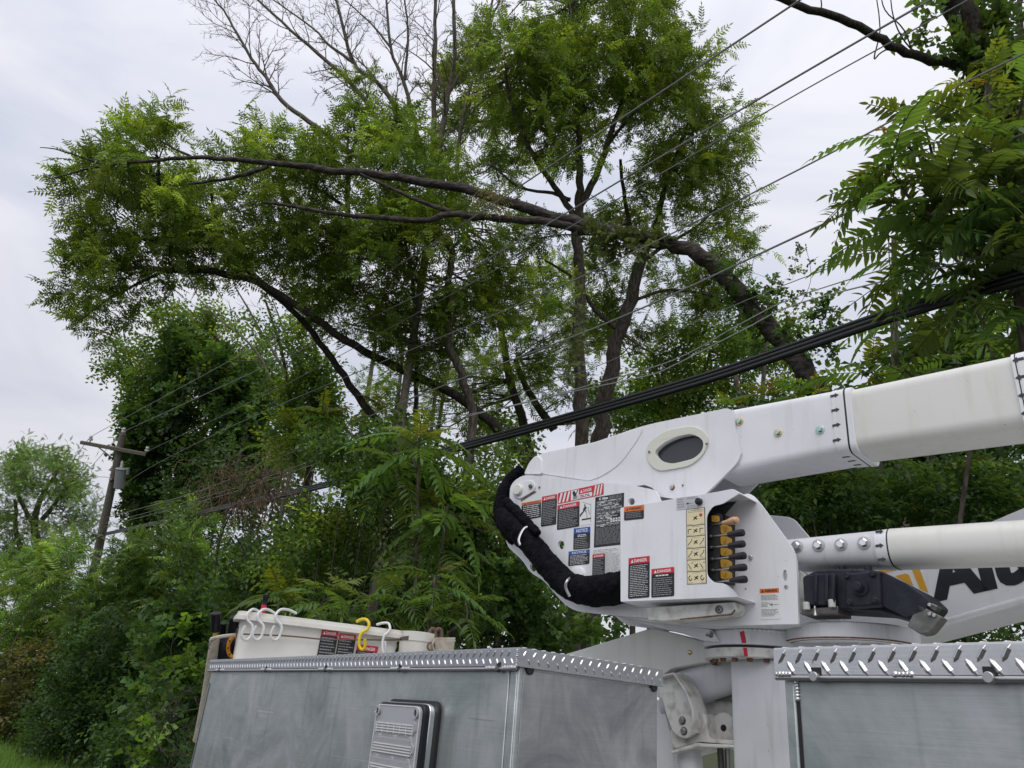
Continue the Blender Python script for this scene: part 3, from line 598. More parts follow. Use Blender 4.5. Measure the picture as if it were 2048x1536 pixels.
# valve bank behind the opening
mb = MB('valve_black'); mb.prism(FC, uvc([(1413, 1020), (1452, 1030), (1452, 1165), (1414, 1160)], -.06), -WC + .001, -.06); mb.build('valve_bank', tu, .004)
mb = MB('valve_black'); mb.prism(FC, uvc([(1413, 1022), (1440, 1026), (1440, 1165), (1413, 1163)], -.03), -.058, -.03); mb.build('valve_bank', tu, .004)
for y0, y1 in ((1049, 1068), (1072, 1090), (1095, 1112), (1118, 1136), (1140, 1158), (1030, 1044)):
    mb = MB('valve_yellow'); x0, x1 = (1440, 1456) if y0 > 1040 else (1422, 1438)
    mb.prism(FC, uvc(rounded([(x0, y0), (x1, y0 + 1), (x1 + 1, y1), (x0 + 1, y1)], 4), -.028), -.058, -.028); mb.prism(FC, uvc([(x0 + 6, y0 + 5), (x0 + 11, y0 + 5), (x0 + 9, y1 - 4), (x0 + 7, y1 - 4)], -.024), -.0285, -.024); mb.build('valve_cap', tu, .002)
for (xa, ya), (xb, yb) in (((1457, 1069), (1487, 1065)), ((1458, 1091), (1488, 1087.5)), ((1460, 1114.5), (1490, 1111)), ((1461, 1137), (1491, 1134.5)), ((1461.5, 1161), (1492, 1158.5))):
    a, b = FC.at(xa, ya, .012), FC.at(xb, yb, .030); d = (b - a).normalized(); c = FC.at(xa - 36, ya + 4, -.026)
    mb = MB('steel'); mb.tube([c, a + d * .01], .0028, 8); mb.cyl(c - d * .004, d, [(0, .006), (.01, .006), (.012, .003)], 10, 'dark_steel'); mb.build('lever_rod', tu)
    mb = MB('black_plastic'); l = (b - a).length; mb.cyl(a, d, [(0, .0075), (l * .12, .0088), (l * .55, .0118), (l * .9, .0128), (l * .97, .0118), (l, .008)], 18); mb.build('lever_grip', tu)
a, b = FC.at(1446, 1046, -.01), FC.at(1476, 1040, .01)
mb = MB('tan_grip'); d = (b - a).normalized(); l = (b - a).length; mb.cyl(a, d, [(0, .007), (l * .3, .0085), (l * .5, .0125), (l * .75, .0145), (l * .95, .012), (l, .007)], 16)
mb.cyl(b - d * .012 + NB * .006, NB, [(0, .010), (.006, .008), (.009, .004)], 12); mb.build('lever_grip', tu)
mb = MB('steel'); mb.tube([FC.at(1424, 1050, -.03), a + d * .003], .003, 8); mb.build('lever_rod', tu)
cst = lambda n, tl, tr, bl, fn, **k: stk(n, tl, tr, bl, fn, parent=tu, fr=FC, **k)
cst('warning_sticker', (1248.7, 1014), (1288.1, 1009.4), (1248.2, 1041.4), lambda s: (s.rect(0, 0, 1, .38, 'orange_ink'), s.tri(.12, .10, .30, .10, 'black_ink'), s.text('WARNING', .25, .10, .88, .30, 'black_ink', .03), s.lines(.1, .44, .92, .9, 4, 'grey_ink', .3)))
cst('danger_sticker', (1257.6, 1116.8), (1299.5, 1111.7), (1256.3, 1198), lambda s: header(s, 'DANGER', 'red_ink', .155, nl=18, ink='white_ink', fill=.22))
cst('danger_sticker', (1303.3, 1138.4), (1348.5, 1133.8), (1302.8, 1195.5), lambda s: (header(s, 'DANGER', 'red_ink', .19, nl=9, top=.1), s.lines(.2, .22, .75, .29, 1, 'white_ink', .6, 0)))
def lever_strip(s):
    ys = [0, .229, .373, .534, .686, .839, 1]
    for i in range(6):
        s.rect(.03, ys[i] + .006, .97, ys[i + 1] - .004, 'cream_ink'); c = (ys[i] + ys[i + 1]) / 2 + (.02 if i == 0 else .005)
        s.poly([(.36, c - .028), (.44, c - .014), (.50, c - .02), (.58, c - .03), (.60, c - .02), (.53, c - .004), (.60, c + .012), (.56, c + .022), (.49, c + .008), (.42, c + .026), (.36, c + .024), (.44, c + .002)], 'black_ink', 2)
        s.lines(.3, ys[i] + .012, .7, ys[i] + .026, 1, 'grey_ink', .5, 0); s.lines(.06, ys[i + 1] - .022, .30, ys[i + 1] - .010, 1, 'grey_ink', .6, 0); s.lines(.72, ys[i + 1] - .024, .94, ys[i + 1] - .012, 1, 'grey_ink', .6, 0)
        for x, sg in ((.18, 1), (.80, -1)):
            if i == 0: continue
            if i == 1: s.poly([(x - .1, c - .03), (x + .1, c - .03), (x + .1, c - .02), (x - .06, c - .02), (x - .06, c + .03), (x - .1, c + .03)], 'black_ink', 2)
            elif i == 5:
                q = [(x + .1 * math.cos(a), c + .036 * math.sin(a)) for a in [.6 * k for k in range(9)]]; r_ = [(x + .06 * math.cos(a), c + .022 * math.sin(a)) for a in [.6 * k for k in range(9)]]
                for k in range(8): s.poly([q[k], q[k + 1], r_[k + 1], r_[k]], 'black_ink', 2)
            else:
                sl = .03 if i != 4 else -.03
                s.poly([(x - .12, c + sl), (x + .10, c - sl), (x + .12, c - sl + .008), (x - .10, c + sl + .008)], 'black_ink', 2); s.rect(x + .07, c - .045, x + .13, c - .032, 'black_ink', 2)
                if i > 2: s.poly([(x - .12, c + sl), (x - .09, c + sl), (x + .06, c + .042), (x + .02, c + .042)], 'black_ink', 2)
    s.lines(.08, .02, .92, .06, 2, 'grey_ink', .35, 0); s.poly([(.78 + .085 * math.cos(a), .10 + .024 * math.sin(a)) for a in [k * .6283 for k in range(10)]], 'red_ink', 2)
cst('lever_legend', (1372.6, 1019), (1410, 1014.5), (1374.4, 1168.9), lever_strip, round_=0)
cst('instruction_sticker', (1353, 996.2), (1395.5, 991.1), (1353.6, 1020.3), lambda s: (s.lines(.05, .08, .4, .9, 4, 'grey_ink', .4), s.lines(.5, .05, .95, .25, 2, 'grey_ink', .4), s.rect(.48, .5, .58, .64, 'black_ink'), s.rect(.58, .555, .78, .585, 'black_ink'), s.lines(.5, .72, .95, .95, 2, 'grey_ink', .4)), base='silver_ink', round_=0)

# --- hose sleeve of black fabric, tied to the turret
def sleeve(name, px, radii, parent, dark=None, ws=None):
    ws = ws or [.05] * len(px)
    pts = smooth_line([FB.at(x, y, w_) for (x, y), w_ in zip(px, ws)], 7); rr = [float(np.interp(i / 7, range(len(px)), radii)) for i in range(len(pts))]
    rr = [r * (1 + .035 * math.sin(i * 1.3 + .6) + .025 * math.sin(i * 2.9)) for i, r in enumerate(rr)]
    mb = MB('black_fabric'); mb.tube(pts, rr, 18); o = mb.build(name, parent, angle=80)
    md = o.modifiers.new('sub', 'SUBSURF'); md.levels = md.render_levels = 2
    tx = bpy.data.textures.new('folds', 'CLOUDS'); tx.noise_scale = .03
    dm = o.modifiers.new('folds', 'DISPLACE'); dm.texture = tx; dm.strength = .009; dm.mid_level = .5; dm.texture_coords = 'LOCAL'
    return o
pxm = 2.75 / F
sleeve('hose_sleeve', [(1002, 1030), (1030, 1055), (1068, 1095), (1100, 1135), (1140, 1172), (1190, 1182), (1240, 1175), (1262, 1172)], [r * pxm for r in (26, 30, 29, 30, 31, 35, 36, 32)], tu, ws=[.03, .05, .05, .05, .05, .055, .06, .05])
sleeve('hose_sleeve', [(1045, 935), (1018, 965), (1003, 1005), (1005, 1045), (1030, 1085)], [r * pxm for r in (14, 19, 21, 20, 14)], tu, ws=[-.06, -.03, .0, .01, .0])
sleeve('hose_sleeve', [(1012, 1000), (1030, 1020), (1050, 1042), (1078, 1068)], [r * pxm for r in (10, 14, 14, 9)], tu, ws=[.03, .045, .06, .07])
def clamp(px, w):
    mb = MB('steel'); mb.tube(smooth_line([FB.at(x, y, q) for (x, y), q in zip(px, w)], 6), .0065, 8); mb.build('hose_clamp', tu)
clamp([(1076, 1058), (1062, 1053), (1048, 1058), (1038, 1078), (1040, 1090)], [.0, .06, .09, .115, .115])
clamp([(1152, 1150), (1136, 1160), (1132, 1175), (1140, 1193)], [.02, .115, .12, .105])
mb = MB(); bolt(mb, FB.at(1076, 1058), NB, .007, .010, 'dark_steel', 'steel'); mb.build('bolt', tu)

# --- upper boom
FU = Fr(FB.pt(0, 0, -.045), UB, Z, NB)
def at_line(fr, x, top, w=0):  return fr.px(x, top, w)
def boom_tube(mb, fr, xl, tl, bl_, xr, tr_, br, w_far, r, m=None, n=6, xbl=None, xbr=None):
    """Rounded box tube whose near side runs from photo column xl to xr."""
    secs = []
    for x, xb, t_, b_ in ((xl, xbl or xl, tl, bl_), (xr, xbr or xr, tr_, br)):
        u, vt = fr.px(x, t_); vb = fr.px(xb, b_)[1]
        secs.append((u, vt, vb))
    vs = []; prof = None
    for u, vt, vb in secs:
        sec = rounded([(0, vb), (0, vt), (w_far, vt), (w_far, vb)], r, n); vs += [fr.pt(u, v, w_) for w_, v in sec]; k = len(sec)
    fs = [(i, (i + 1) % k, k + (i + 1) % k, k + i) for i in range(k)] + [tuple(range(k - 1, -1, -1)), tuple(range(k, 2 * k))]
    mb.add(vs, fs, m)
WB = -.21
mb = MB('white_paint'); boom_tube(mb, FU, 1430, 822, 950, 1690, 773, 902, WB, .035); ub = mb.build('upper_boom', TR)
ub['label'] = 'white and cream boom crossing above the turret'
base_px = rounded([(1085, 906, 8), (1190, 884, 6), (1290, 850, 30), (1455, 816, 10), (1466, 822, 8), (1471, 862, 10), (1482, 908, 14), (1474, 926, 10), (1425, 975, 8), (1392, 1005, 6), (1300, 990), (1060, 985), (1048, 955, 6), (1070, 915, 12)], 5, 5)
FU2 = Fr(FU.pt(0, 0, .012), UB, Z, NB)
win = rounded([(1293, 892, 30), (1330, 862, 22), (1392, 852, 20), (1421, 872, 24), (1412, 905, 25), (1385, 932, 20), (1318, 944, 20), (1296, 925, 20)], 20, 5)
pane = rounded([(1309, 905, 10), (1328, 887, 14), (1358, 873, 20), (1388, 868, 14), (1409, 882, 14), (1407, 902, 16), (1390, 918, 14), (1345, 929, 14), (1322, 922, 10)], 12, 5)
mb = MB('white_paint'); mb.prism(FU2, FU2.uv(base_px), -.012, 0, holes=[FU2.uv(pane)]); mb.build('boom_base_plate', ub, .0018)
mb = MB('white_paint'); mb.prism(FU2, FU2.uv(base_px), WB - .012, -.0121 + WB * .97); mb.build('boom_base_plate', ub, .0018)
mb = MB('white_paint'); mb.prism(FU2, FU2.uv(rounded([(1086, 908), (1190, 886), (1290, 852), (1440, 821), (1440, 850), (1290, 880), (1100, 930)], 0), -.02), WB, -.0121); mb.build('boom_base_top', ub, .012, 3)
# raised web on the base
mb = MB('white_paint'); mb.prism(FU2, FU2.uv(smooth2 := rounded([(1085, 907, 6), (1190, 886, 6), (1288, 853, 20), (1279, 875, 20), (1240, 930, 60), (1200, 955, 30), (1178, 962, 4), (1085, 948, 4), (1083, 925)], 4, 6)), 0, .003); mb.build('boom_web', ub, .001)
mb = MB('white_paint'); mb.prism(FU2, FU2.uv(rounded([(1050, 950), (1062, 925), (1075, 911), (1086, 918), (1087, 950)], 6)), 0, .012); mb.build('boom_web', ub, .003)
mb = MB('weld'); 
for a, b in zip([(1466, 822), (1471, 862), (1482, 908), (1475, 926), (1440, 960)], [(1471, 862), (1482, 908), (1475, 926), (1440, 960), (1425, 974)]):
    p, q = FU.at(*a, .004), FU.at(*b, .004); mb.tube([p, q], .005, 6, 'mast_paint')
mb.build('boom_weld', ub)
mb = MB('acrylic_cream'); mb.prism(FU2, FU2.uv(win), .0005, .007, holes=[FU2.uv(pane)]); mb.build('window_frame', ub, .003)
mb = MB('dark_pane'); mb.prism(FU2, FU2.uv(pane), -.03, -.018); mb.build('window_pane', ub)
for x, y in ((1299, 904), (1414, 888)):
    mb = MB(); bolt(mb, FU2.at(x, y, .007), NB, .005, .004, 'dark_steel', None); mb.build('bolt', ub)
mb = MB('dark_pane'); mb.prism(FU2, FU2.uv(rounded([(1268, 973), (1290, 970), (1305, 976), (1310, 982), (1280, 982)], 4)), .0, .002); mb.build('hinge_slot', ub)
for (x, y), wsh in (((1479, 843), 'zinc_gold'), ((1556, 866), 'zinc_gold'), ((1640, 860), 'zinc_green')):
    mb = MB(); bolt(mb, FU.at(x, y, 0), NB, .0105, .010, 'zinc_green', wsh, 1.6); mb.build('bolt', ub)
mb = MB(); bolt(mb, FU2.at(1345, 975, 0), NB, .009, .008, 'steel', 'rust', 1.25); mb.build('bolt', ub)
mb = MB(); bolt(mb, FU2.at(1366, 971, 0), NB, .004, .003, 'dark_steel', None); mb.build('bolt', ub)
mb = MB('white_paint'); boom_tube(mb, Fr(FU.pt(0, 0, .003), UB, Z, NB), 1660, 777.5, 908, 1687, 772, 905, WB - .006, .036); mb.build('boom_collar', ub, .001)
mb = MB('rubber'); boom_tube(mb, Fr(FU.pt(0, 0, .0035), UB, Z, NB), 1684, 772, 905.5, 1687, 771.5, 905.2, WB - .007, .036); mb.build('boom_seal', ub)
mb = MB('white_paint'); boom_tube(mb, Fr(FU.pt(0, 0, .005), UB, Z, NB), 1687, 771, 906, 1699, 769, 904, WB - .010, .038); mb.build('boom_collar', ub, .002)
FG = Fr(FU.pt(0, 0, -.004), UB, Z, NB)
mb = MB('fibreglass'); boom_tube(mb, FG, 1690, 776, 900, 2420, 620, 800, WB + .006, .045, n=10); mb.build('fibreglass_boom', ub)
FH = Fr(FU.pt(0, 0, .006), UB, Z, NB)
mb = MB('white_paint'); boom_tube(mb, FH, 2018, 702, 864, 2030, 699, 862.5, WB - .01, .045, n=8); mb.build('boom_collar', ub)
mb = MB('rubber'); boom_tube(mb, Fr(FU.pt(0, 0, .0065), UB, Z, NB), 2024.5, 700, 863.5, 2027, 699.5, 863, WB - .011, .045, n=8); mb.build('boom_seal', ub)
mb = MB('white_paint'); boom_tube(mb, Fr(FU.pt(0, 0, .007), UB, Z, NB), 2030, 698.5, 862.5, 2420, 612, 812, WB - .012, .045, n=8); mb.build('boom_collar', ub)
def arrow(fr, w, x, y, L, s, parent, slope):
    """Flat printed arrow; s = +1 points along U, -1 against it."""
    u, v = fr.px(x, y, w); h = L * .30; pts = [(-L / 2, -h * .5), (L * .05, -h * .5), (L * .05, -h), (L / 2, 0), (L * .05, h), (L * .05, h * .5), (-L / 2, h * .5)]
    mb = MB('arrow_ink'); mb.prism(fr, [(u + s * a, v + b + s * a * slope) for a, b in pts], w, w + .0008); mb.build('arrow_sticker', parent, smooth=False)
for x, y in ((1669, 791), (1671, 820), (1673, 850), (1674, 880), (1677, 910 - 2)):
    if y < 905: arrow(FU, .0032, x, y, .030, 1, ub, .02)
for x, y in ((2036, 719), (2042, 754), (2047, 790), (2053, 826)): arrow(FU, .0072, x, y, .032, -1, ub, 0)
# underside arrows of the collar
zb = FU.px(1676, 905, .003)[1]; ud = FU.px(1676, 905)[0]
for k in range(3):
    FD = Fr(FU.pt(ud + .01, zb, -.05 - .05 * k), UB, NB, -Z); mb = MB('arrow_ink'); L_ = .03; h = .009
    mb.prism(FD, [(-L_ / 2, -h * .5), (L_ * .05, -h * .5), (L_ * .05, -h), (L_ / 2, 0), (L_ * .05, h), (L_ * .05, h * .5), (-L_ / 2, h * .5)], 0, .0025); mb.build('arrow_sticker', ub, smooth=False)

# --- lower link arm (round tube beside the turret)
FL = Fr(FB.pt(0, 0, -.06), UB, Z, NB)
mb = MB('mast_paint'); boom_tube(mb, FL, 1560, 1075, 1134, 1756, 1054, 1128, -.15, .06, n=8); la = mb.build('lower_link_arm', TR)
la['label'] = 'pale round link arm with four bolts beside the turret'
for x, y in ((1594, 1093), (1637, 1091), (1682, 1089), (1728, 1086)):
    mb = MB(); bolt(mb, FL.at(x, y, 0), NB, .0145, .012, 'chrome', 'steel', 1.5); mb.build('bolt', la)
mb = MB('white_paint'); boom_tube(mb, Fr(FL.pt(0, 0, .002), UB, Z, NB), 1745, 1054, 1129.5, 1772, 1051, 1128.5, -.154, .062, n=8); mb.build('link_collar', la)
mb = MB('rubber'); boom_tube(mb, Fr(FL.pt(0, 0, .0026), UB, Z, NB), 1768, 1051, 1129, 1771.5, 1050.6, 1128.8, -.155, .062, n=8); mb.build('link_seal', la)
mb = MB('fibreglass'); boom_tube(mb, Fr(FL.pt(0, 0, .003), UB, Z, NB), 1771, 1050.5, 1128.5, 2420, 1005, 1108, -.155, .062, n=10); mb.build('fibreglass_tube', la)
for y in (1063, 1091, 1119): arrow(FL, .0028 if y == 1091 else -.006, 1759 if y != 1119 else 1764, y, .026, 1, la, .02)

# --- rotation gearbox and its bed plate
gp = P(1700, 1260, 2.62)
mb = MB('mast_paint'); FGp = Fr((0, 0, gp.z), UB, NB, Z)
zt = P(1660, 1232, 2.43).z
cdx = MC + UB * .0; 
ce = P(1700, 1262, 2.67); ce.z = 0
mb.cyl((ce.x, ce.y, zt - .055), Z, [(0, .21), (.003, .216), (.05, .216), (.055, .212)], 64); mb.prism(Fr((ce.x, ce.y, zt - .055), UB, NB, Z), [(-.30, -.18), (0, -.21), (0, .02), (-.30, .02)], .0005, .0545)
ga = mb.build('gearbox_bed_plate', TR, .003)
mb = MB('rust'); mb.tube([(ce.x, ce.y, zt - .0556 + h_) for h_ in (0, .001, .004, .007)], [.195, .2105, .2168, .2168], 64, cap=False); mb.build('rust_edge', ga)
mb = MB('mast_paint'); mb.prism(FB, FB.uv(rounded([(1582, 1258), (1718, 1262), (1718, 1304), (1582, 1300)], 0), -.15), -.3, -.15); mb.prism(FB, FB.uv([(1719, 1266), (1770, 1268), (1770, 1304), (1719, 1304)], -.17), -.3, -.17); mb.build('mounting_block', ga, .003)
FX = Fr(FB.pt(0, 0, -.02), UB, Z, NB)
fx = FX.uv
mb = MB('navy_casting'); mb.prism(FX, fx(rounded([(1613, 1150, 8), (1632, 1140, 6), (1690, 1138), (1760, 1141, 8), (1780, 1150), (1840, 1180, 20), (1866, 1205, 8), (1850, 1225), (1820, 1240, 8), (1760, 1222), (1680, 1218), (1612, 1213)], 4)), -.16, 0); gb = mb.build('rotation_gearbox', TR, .008, 3)
gb['label'] = 'dark navy rotation gearbox casting on its bed plate'
mb = MB('navy_casting'); mb.prism(FX, fx(rounded([(1610, 1158, 10), (1616, 1152), (1675, 1148), (1676, 1212), (1614, 1212)], 6)), 0, .02)
for x in (1633, 1655, 1668): mb.prism(FX, fx([(x, 1150), (x + 8, 1150), (x + 8, 1208), (x, 1208)]), .02, .028)
mb.build('gear_housing', gb, .006)
mb = MB('navy_casting'); mb.prism(FX, fx(rounded([(1688, 1147), (1758, 1140), (1762, 1210), (1692, 1215)], 8), .05), 0, .05); mb.build('motor_flange', gb, .006)
mb = MB('navy_casting'); mb.prism(FX, fx(rounded([(1762, 1142), (1812, 1166), (1856, 1198), (1852, 1222), (1812, 1236), (1765, 1212)], 6), .03), 0, .03); mb.build('gear_arm', gb, .010)
for x, y in ((1695, 1152), (1746, 1148), (1700, 1205), (1750, 1201)):
    mb = MB(); bolt(mb, FX.at(x, y, .05), NB, .009, .007, 'navy_casting', 'navy_casting', 1.3); mb.build('bolt', gb)
c = FX.at(1721, 1176, .05); mb = MB('navy_casting'); mb.cyl(c, NB, [(0, .026), (.006, .025), (.0062, .014), (.030, .0135), (.032, .011)], 24); mb.cyl(c + NB * .0321, NB, [(0, .004), (.0005, .004)], 10, 'black_ink'); mb.build('drive_shaft', gb)
mb = MB('dark_steel'); mb.prism(FX, fx([(1603, 1217), (1676, 1212), (1676, 1228), (1603, 1230)], .01), -.1, .01); mb.build('gearbox_foot', gb, .003)
for x, y in ((1613, 1209), (1664, 1204)):
    mb = MB('steel'); mb.cyl(FX.at(x, y + 4, .02), Z, [(-.01, .0115), (.012, .0115), (.014, .009)], 16, 'porcelain'); mb.build('bolt', gb)
mb = MB('steel'); mb.cyl(FX.at(1631, 1231, .03), Z, [(0, .007), (.01, .005), (.02, .003), (.025, .004), (.03, .002)], 10); mb.build('grease_fitting', gb)
for x in (1686, 1737): 
    mb = MB('navy_casting'); mb.cyl(FX.at(x, 1141, -.05), Z, [(-.01, .012), (.014, .012)], 6); mb.build('bolt', gb)
mb = MB('grey_casting'); mb.prism(FX, fx(rounded([(1836, 1208), (1884, 1234), (1858, 1266, 8), (1840, 1268), (1814, 1252)], 3), .03), -.03, .03); mb.build('hydraulic_motor', gb, .004)
mb = MB('dark_steel'); mb.prism(FX, fx(rounded([(1862, 1205), (1876, 1212), (1870, 1224), (1858, 1216)], 3), .02), -.02, .02); mb.build('motor_port', gb, .003)
for x, y in ((1860, 1210), (1860, 1228), (1869, 1231)):
    mb = MB(); bolt(mb, FX.at(x, y, .03), NB, .006, .006, 'steel', None); mb.build('bolt', gb)
mb = MB('grimy_paint'); mb.prism(FX, fx([(1598, 1140), (1612, 1150), (1612, 1228), (1598, 1228)], -.05), -.25, -.05); mb.build('back_bracket', gb, .003)

# --- folded lower boom behind, with the maker's name
FA = Fr(FB.pt(0, 0, -.42), UB, Z, NB)
mb = MB('white_paint'); pan = [(1600, 1130), (1880, 1075), (1968, 1050), (2048, 1016), (2420, 880), (2420, 1090), (2048, 1200), (1860, 1252), (1700, 1296), (1600, 1310)]
mb.prism(FA, FA.uv(rounded(pan, 3)), -.32, 0); lb = mb.build('folded_boom', TR, .012, 3); lb['label'] = 'white folded boom lettered with the black and gold maker name'
mb = MB('white_paint'); p0, p1 = FA.at(1870, 1250, .006), FA.at(2420, 1094, .006); mb.tube([p0, p1], .012, 10); mb.build('edge_bead', lb)
a0 = Vector(FA.px(1866, 1207)); a1 = Vector(FA.px(2048, 1167)); bd = (a1 - a0).normalized(); bu = Vector((-bd.y, bd.x))
hL = .168
vs_, fs_, asp = text_geo('Altec', .055, .0)
mb = MB('logo_black'); mb.add([FA.pt(*(a0 + bd * (x * hL * asp * 1.04) + (bu * 1.0 + bd * .10) * (y * hL)), .0015) for x, y in vs_], fs_); mb.build('lettering', lb, smooth=False)
mb = MB('logo_gold')
for q in ([(1756, 1139), (1842, 1126), (1835, 1134), (1822, 1135), (1763, 1147)], [(1822, 1135), (1835, 1126), (1857, 1186), (1840, 1178)], [(1790, 1152), (1812, 1147), (1818, 1150), (1827, 1172), (1810, 1164)]):
    mb.prism(FA, FA.uv(q), .0005, .0015)
mb.build('emblem', lb, smooth=False)

# --- boom rest and outrigger brackets seen between the boxes
FK = Fr(P(1330, 1330, 3.05), UB, Z, NB)
mb = MB('fibreglass'); mb.prism(FK, FK.uv(rounded([(1100, 1322), (1132, 1308), (1302, 1256, 8), (1350, 1266), (1430, 1290), (1470, 1296), (1470, 1318), (1400, 1326), (1340, 1338, 10), (1328, 1350), (1100, 1400)], 3)), -.30, 0); br = mb.build('stowed_arm_cover', TR, .010, 3)
br['label'] = 'cream arm cover stowed behind the rear service box'
mb = MB('zinc_gold'); mb.cyl(FK.at(1380, 1305), NB, [(0, .009), (.004, .009), (.007, .005)], 12); mb.build('rivet', br)
mb = MB('mast_paint'); boom_tube(mb, Fr(FK.pt(0, 0, -.03), UB, Z, NB), 1318, 1348, 1430, 1500, 1290, 1370, -.16, .045, n=8); mb.build('rest_cylinder', br)
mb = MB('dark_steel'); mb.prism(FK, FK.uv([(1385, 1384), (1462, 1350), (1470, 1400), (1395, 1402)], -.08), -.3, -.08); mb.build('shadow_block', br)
mb = MB('grimy_paint'); mb.prism(FK, FK.uv(rounded([(1315.5, 1375), (1326, 1355), (1358, 1347, 5), (1384, 1384), (1397, 1419), (1398.6, 1447, 8), (1391, 1467, 8), (1371, 1478, 10), (1356, 1473.5, 6), (1345, 1462.6), (1334, 1436), (1324, 1397), (1315.5, 1394)], 3), .06), .045, .06); bk = mb.build('outrigger_bracket', TR, .003)
mb = MB('grimy_paint'); strip(mb, FK, FK.uv([(1326, 1355), (1358, 1347), (1384, 1384), (1397, 1419), (1398.6, 1447), (1391, 1467)], .06), .0, .10, -.006); mb.prism(FK, FK.uv([(1314, 1350), (1360, 1345), (1360, 1352), (1340, 1392), (1314, 1394)], .02), .0, .02); mb.build('bracket_rib', bk, .002)
for x, y in ((1365, 1441), (1368, 1462)):
    mb = MB(); bolt(mb, FK.at(x, y, .06), NB, .011, .010, 'steel', 'dark_steel', 1.3); mb.build('bolt', bk)
mb = MB('grimy_paint'); mb.prism(FK, FK.uv(rounded([(1340, 1460), (1398, 1424), (1410, 1428, 5), (1418, 1478, 6), (1470, 1480), (1470, 1490), (1400, 1484), (1347, 1498, 6), (1341, 1480)], 3), .03), -.15, .03)
mb.prism(FK, FK.uv([(1341, 1502), (1392, 1486), (1470, 1490), (1470, 1496), (1395, 1494), (1343, 1508)], .06), -.15, .06); mb.build('bracket_saddle', bk, .003)
mb = MB('mast_paint'); mb.tube([FK.at(1376, 1494, -.02), FK.at(1392, 1620, -.02)], .046, 20); mb.build('bracket_leg', bk)
c = FK.at(1448, 1456, -.04); mb = MB('grimy_paint'); mb.cyl(c, NB, [(-.02, .052), (0, .052), (.003, .048)], 32); mb.cyl(c + NB * .0031, NB, [(0, .012), (.001, .012)], 14, 'black_ink'); mb.build('pivot_disc', bk)
mb = MB('grimy_paint'); mb.prism(FK, FK.uv([(1400, 1396), (1462, 1394), (1470, 1410), (1470, 1480), (1418, 1478), (1398, 1424)], -.1), -.3, -.1); mb.build('rest_plate', br, .004)
mb = MB('dark_steel'); mb.tube([FK.at(1440, 1490, -.03), FK.at(1446, 1600, -.03)], .012, 10); mb.tube([FK.at(1455, 1490, -.05), FK.at(1459, 1600, -.05)], .012, 10, 'steel'); mb.build('hydraulic_pipe', br)
mb = MB('white_paint'); mb.prism(FK, FK.uv([(1312, 1400), (1322, 1400), (1345, 1480), (1350, 1640), (1312, 1640)], -.05), -.1, -.05); mb.build('upright_panel', br, .003)

# ------------------------------------------------------------------ the bucket and what hangs on it
UT = Vector((math.cos(math.radians(15)), -math.sin(math.radians(15)), 0)); DT = Vector((-UT.y, UT.x, 0))
FT = Fr(P(640, 1245, 4.55), UT, Z, -DT); FT.o.z = 0
def FTo(d): return Fr(FT.o - DT * d, UT, Z, -DT)           # the bucket's face moved d towards the camera
xl, zl = FT.px(472, 1229); xr, zr_ = FT.px(814, 1268); zrim = (zl + zr_) / 2
YB = 0.0; FV = Fr(FT.o, UT, DT, Z)
BK = tag(thing('bucket', tuple(FV.pt((xl + xr) / 2, .31, 0)), 'x', 'x'))
for k in ('label', 'category'): del BK[k]
BK.parent = TR; BK.location = BASE['bucket'] - BASE[TR.name]; BASE['bucket'] = BASE['bucket']
def tub(mb, off, z0, z1, taper, r=.06, m=None, wall=None):
    vs, n = [], 0
    for z, k in ((z0, taper), (z1, 0)):
        sec = rounded([(xl + off + k, YB + off + k), (xr - off - k, YB + off + k), (xr - off - k, YB + .62 - off - k), (xl + off + k, YB + .62 - off - k)], r, 5); n = len(sec); vs += [FV.pt(x, y, z) for x, y in sec]
    mb.add(vs, [(i, (i + 1) % n, n + (i + 1) % n, n + i) for i in range(n)] + [tuple(range(n - 1, -1, -1))], m)
mb = MB('bucket_fibreglass'); tub(mb, .035, zrim - .95, zrim - .005, .03); tub(mb, .045, zrim - .9, zrim - .005, .03); bo = mb.build('bucket_shell', BK)
def rim(mb, o0, o1, z0, z1, r):
    a = rounded([(xl + o0, YB + o0), (xr - o0, YB + o0), (xr - o0, YB + .62 - o0), (xl + o0, YB + .62 - o0)], r, 6); b = rounded([(xl + o1, YB + o1), (xr - o1, YB + o1), (xr - o1, YB + .62 - o1), (xl + o1, YB + .62 - o1)], r, 6)
    mb.prism(FV, a, z0, z1, holes=[b])
mb = MB('bucket_fibreglass'); rim(mb, 0, .05, zrim - .026, zrim - .001, .06); rim(mb, .012, .05, zrim, zrim + .022, .055); mb.build('bucket_rim', BK, .004)
FTb = FTo(-.033)
bs = lambda tl, tr, bl, h: stk('danger_sticker', tl, tr, bl, lambda s: header(s, 'DANGER', 'red_ink', h, nl=8), parent=BK, fr=FTb, round_=0)
bs((644, 1258.5), (677.5, 1262.5), (632, 1321), .18); bs((679, 1266), (713, 1270), (668, 1325), .18); bs((715, 1288.5), (757, 1293.5), (704, 1335), .26)
mb = MB('dark_steel'); mb.prism(FTb, FTb.uv([(802, 1274), (818, 1271), (817, 1280), (803, 1280)], .05), .02, .05); mb.build('rim_bracket', BK)
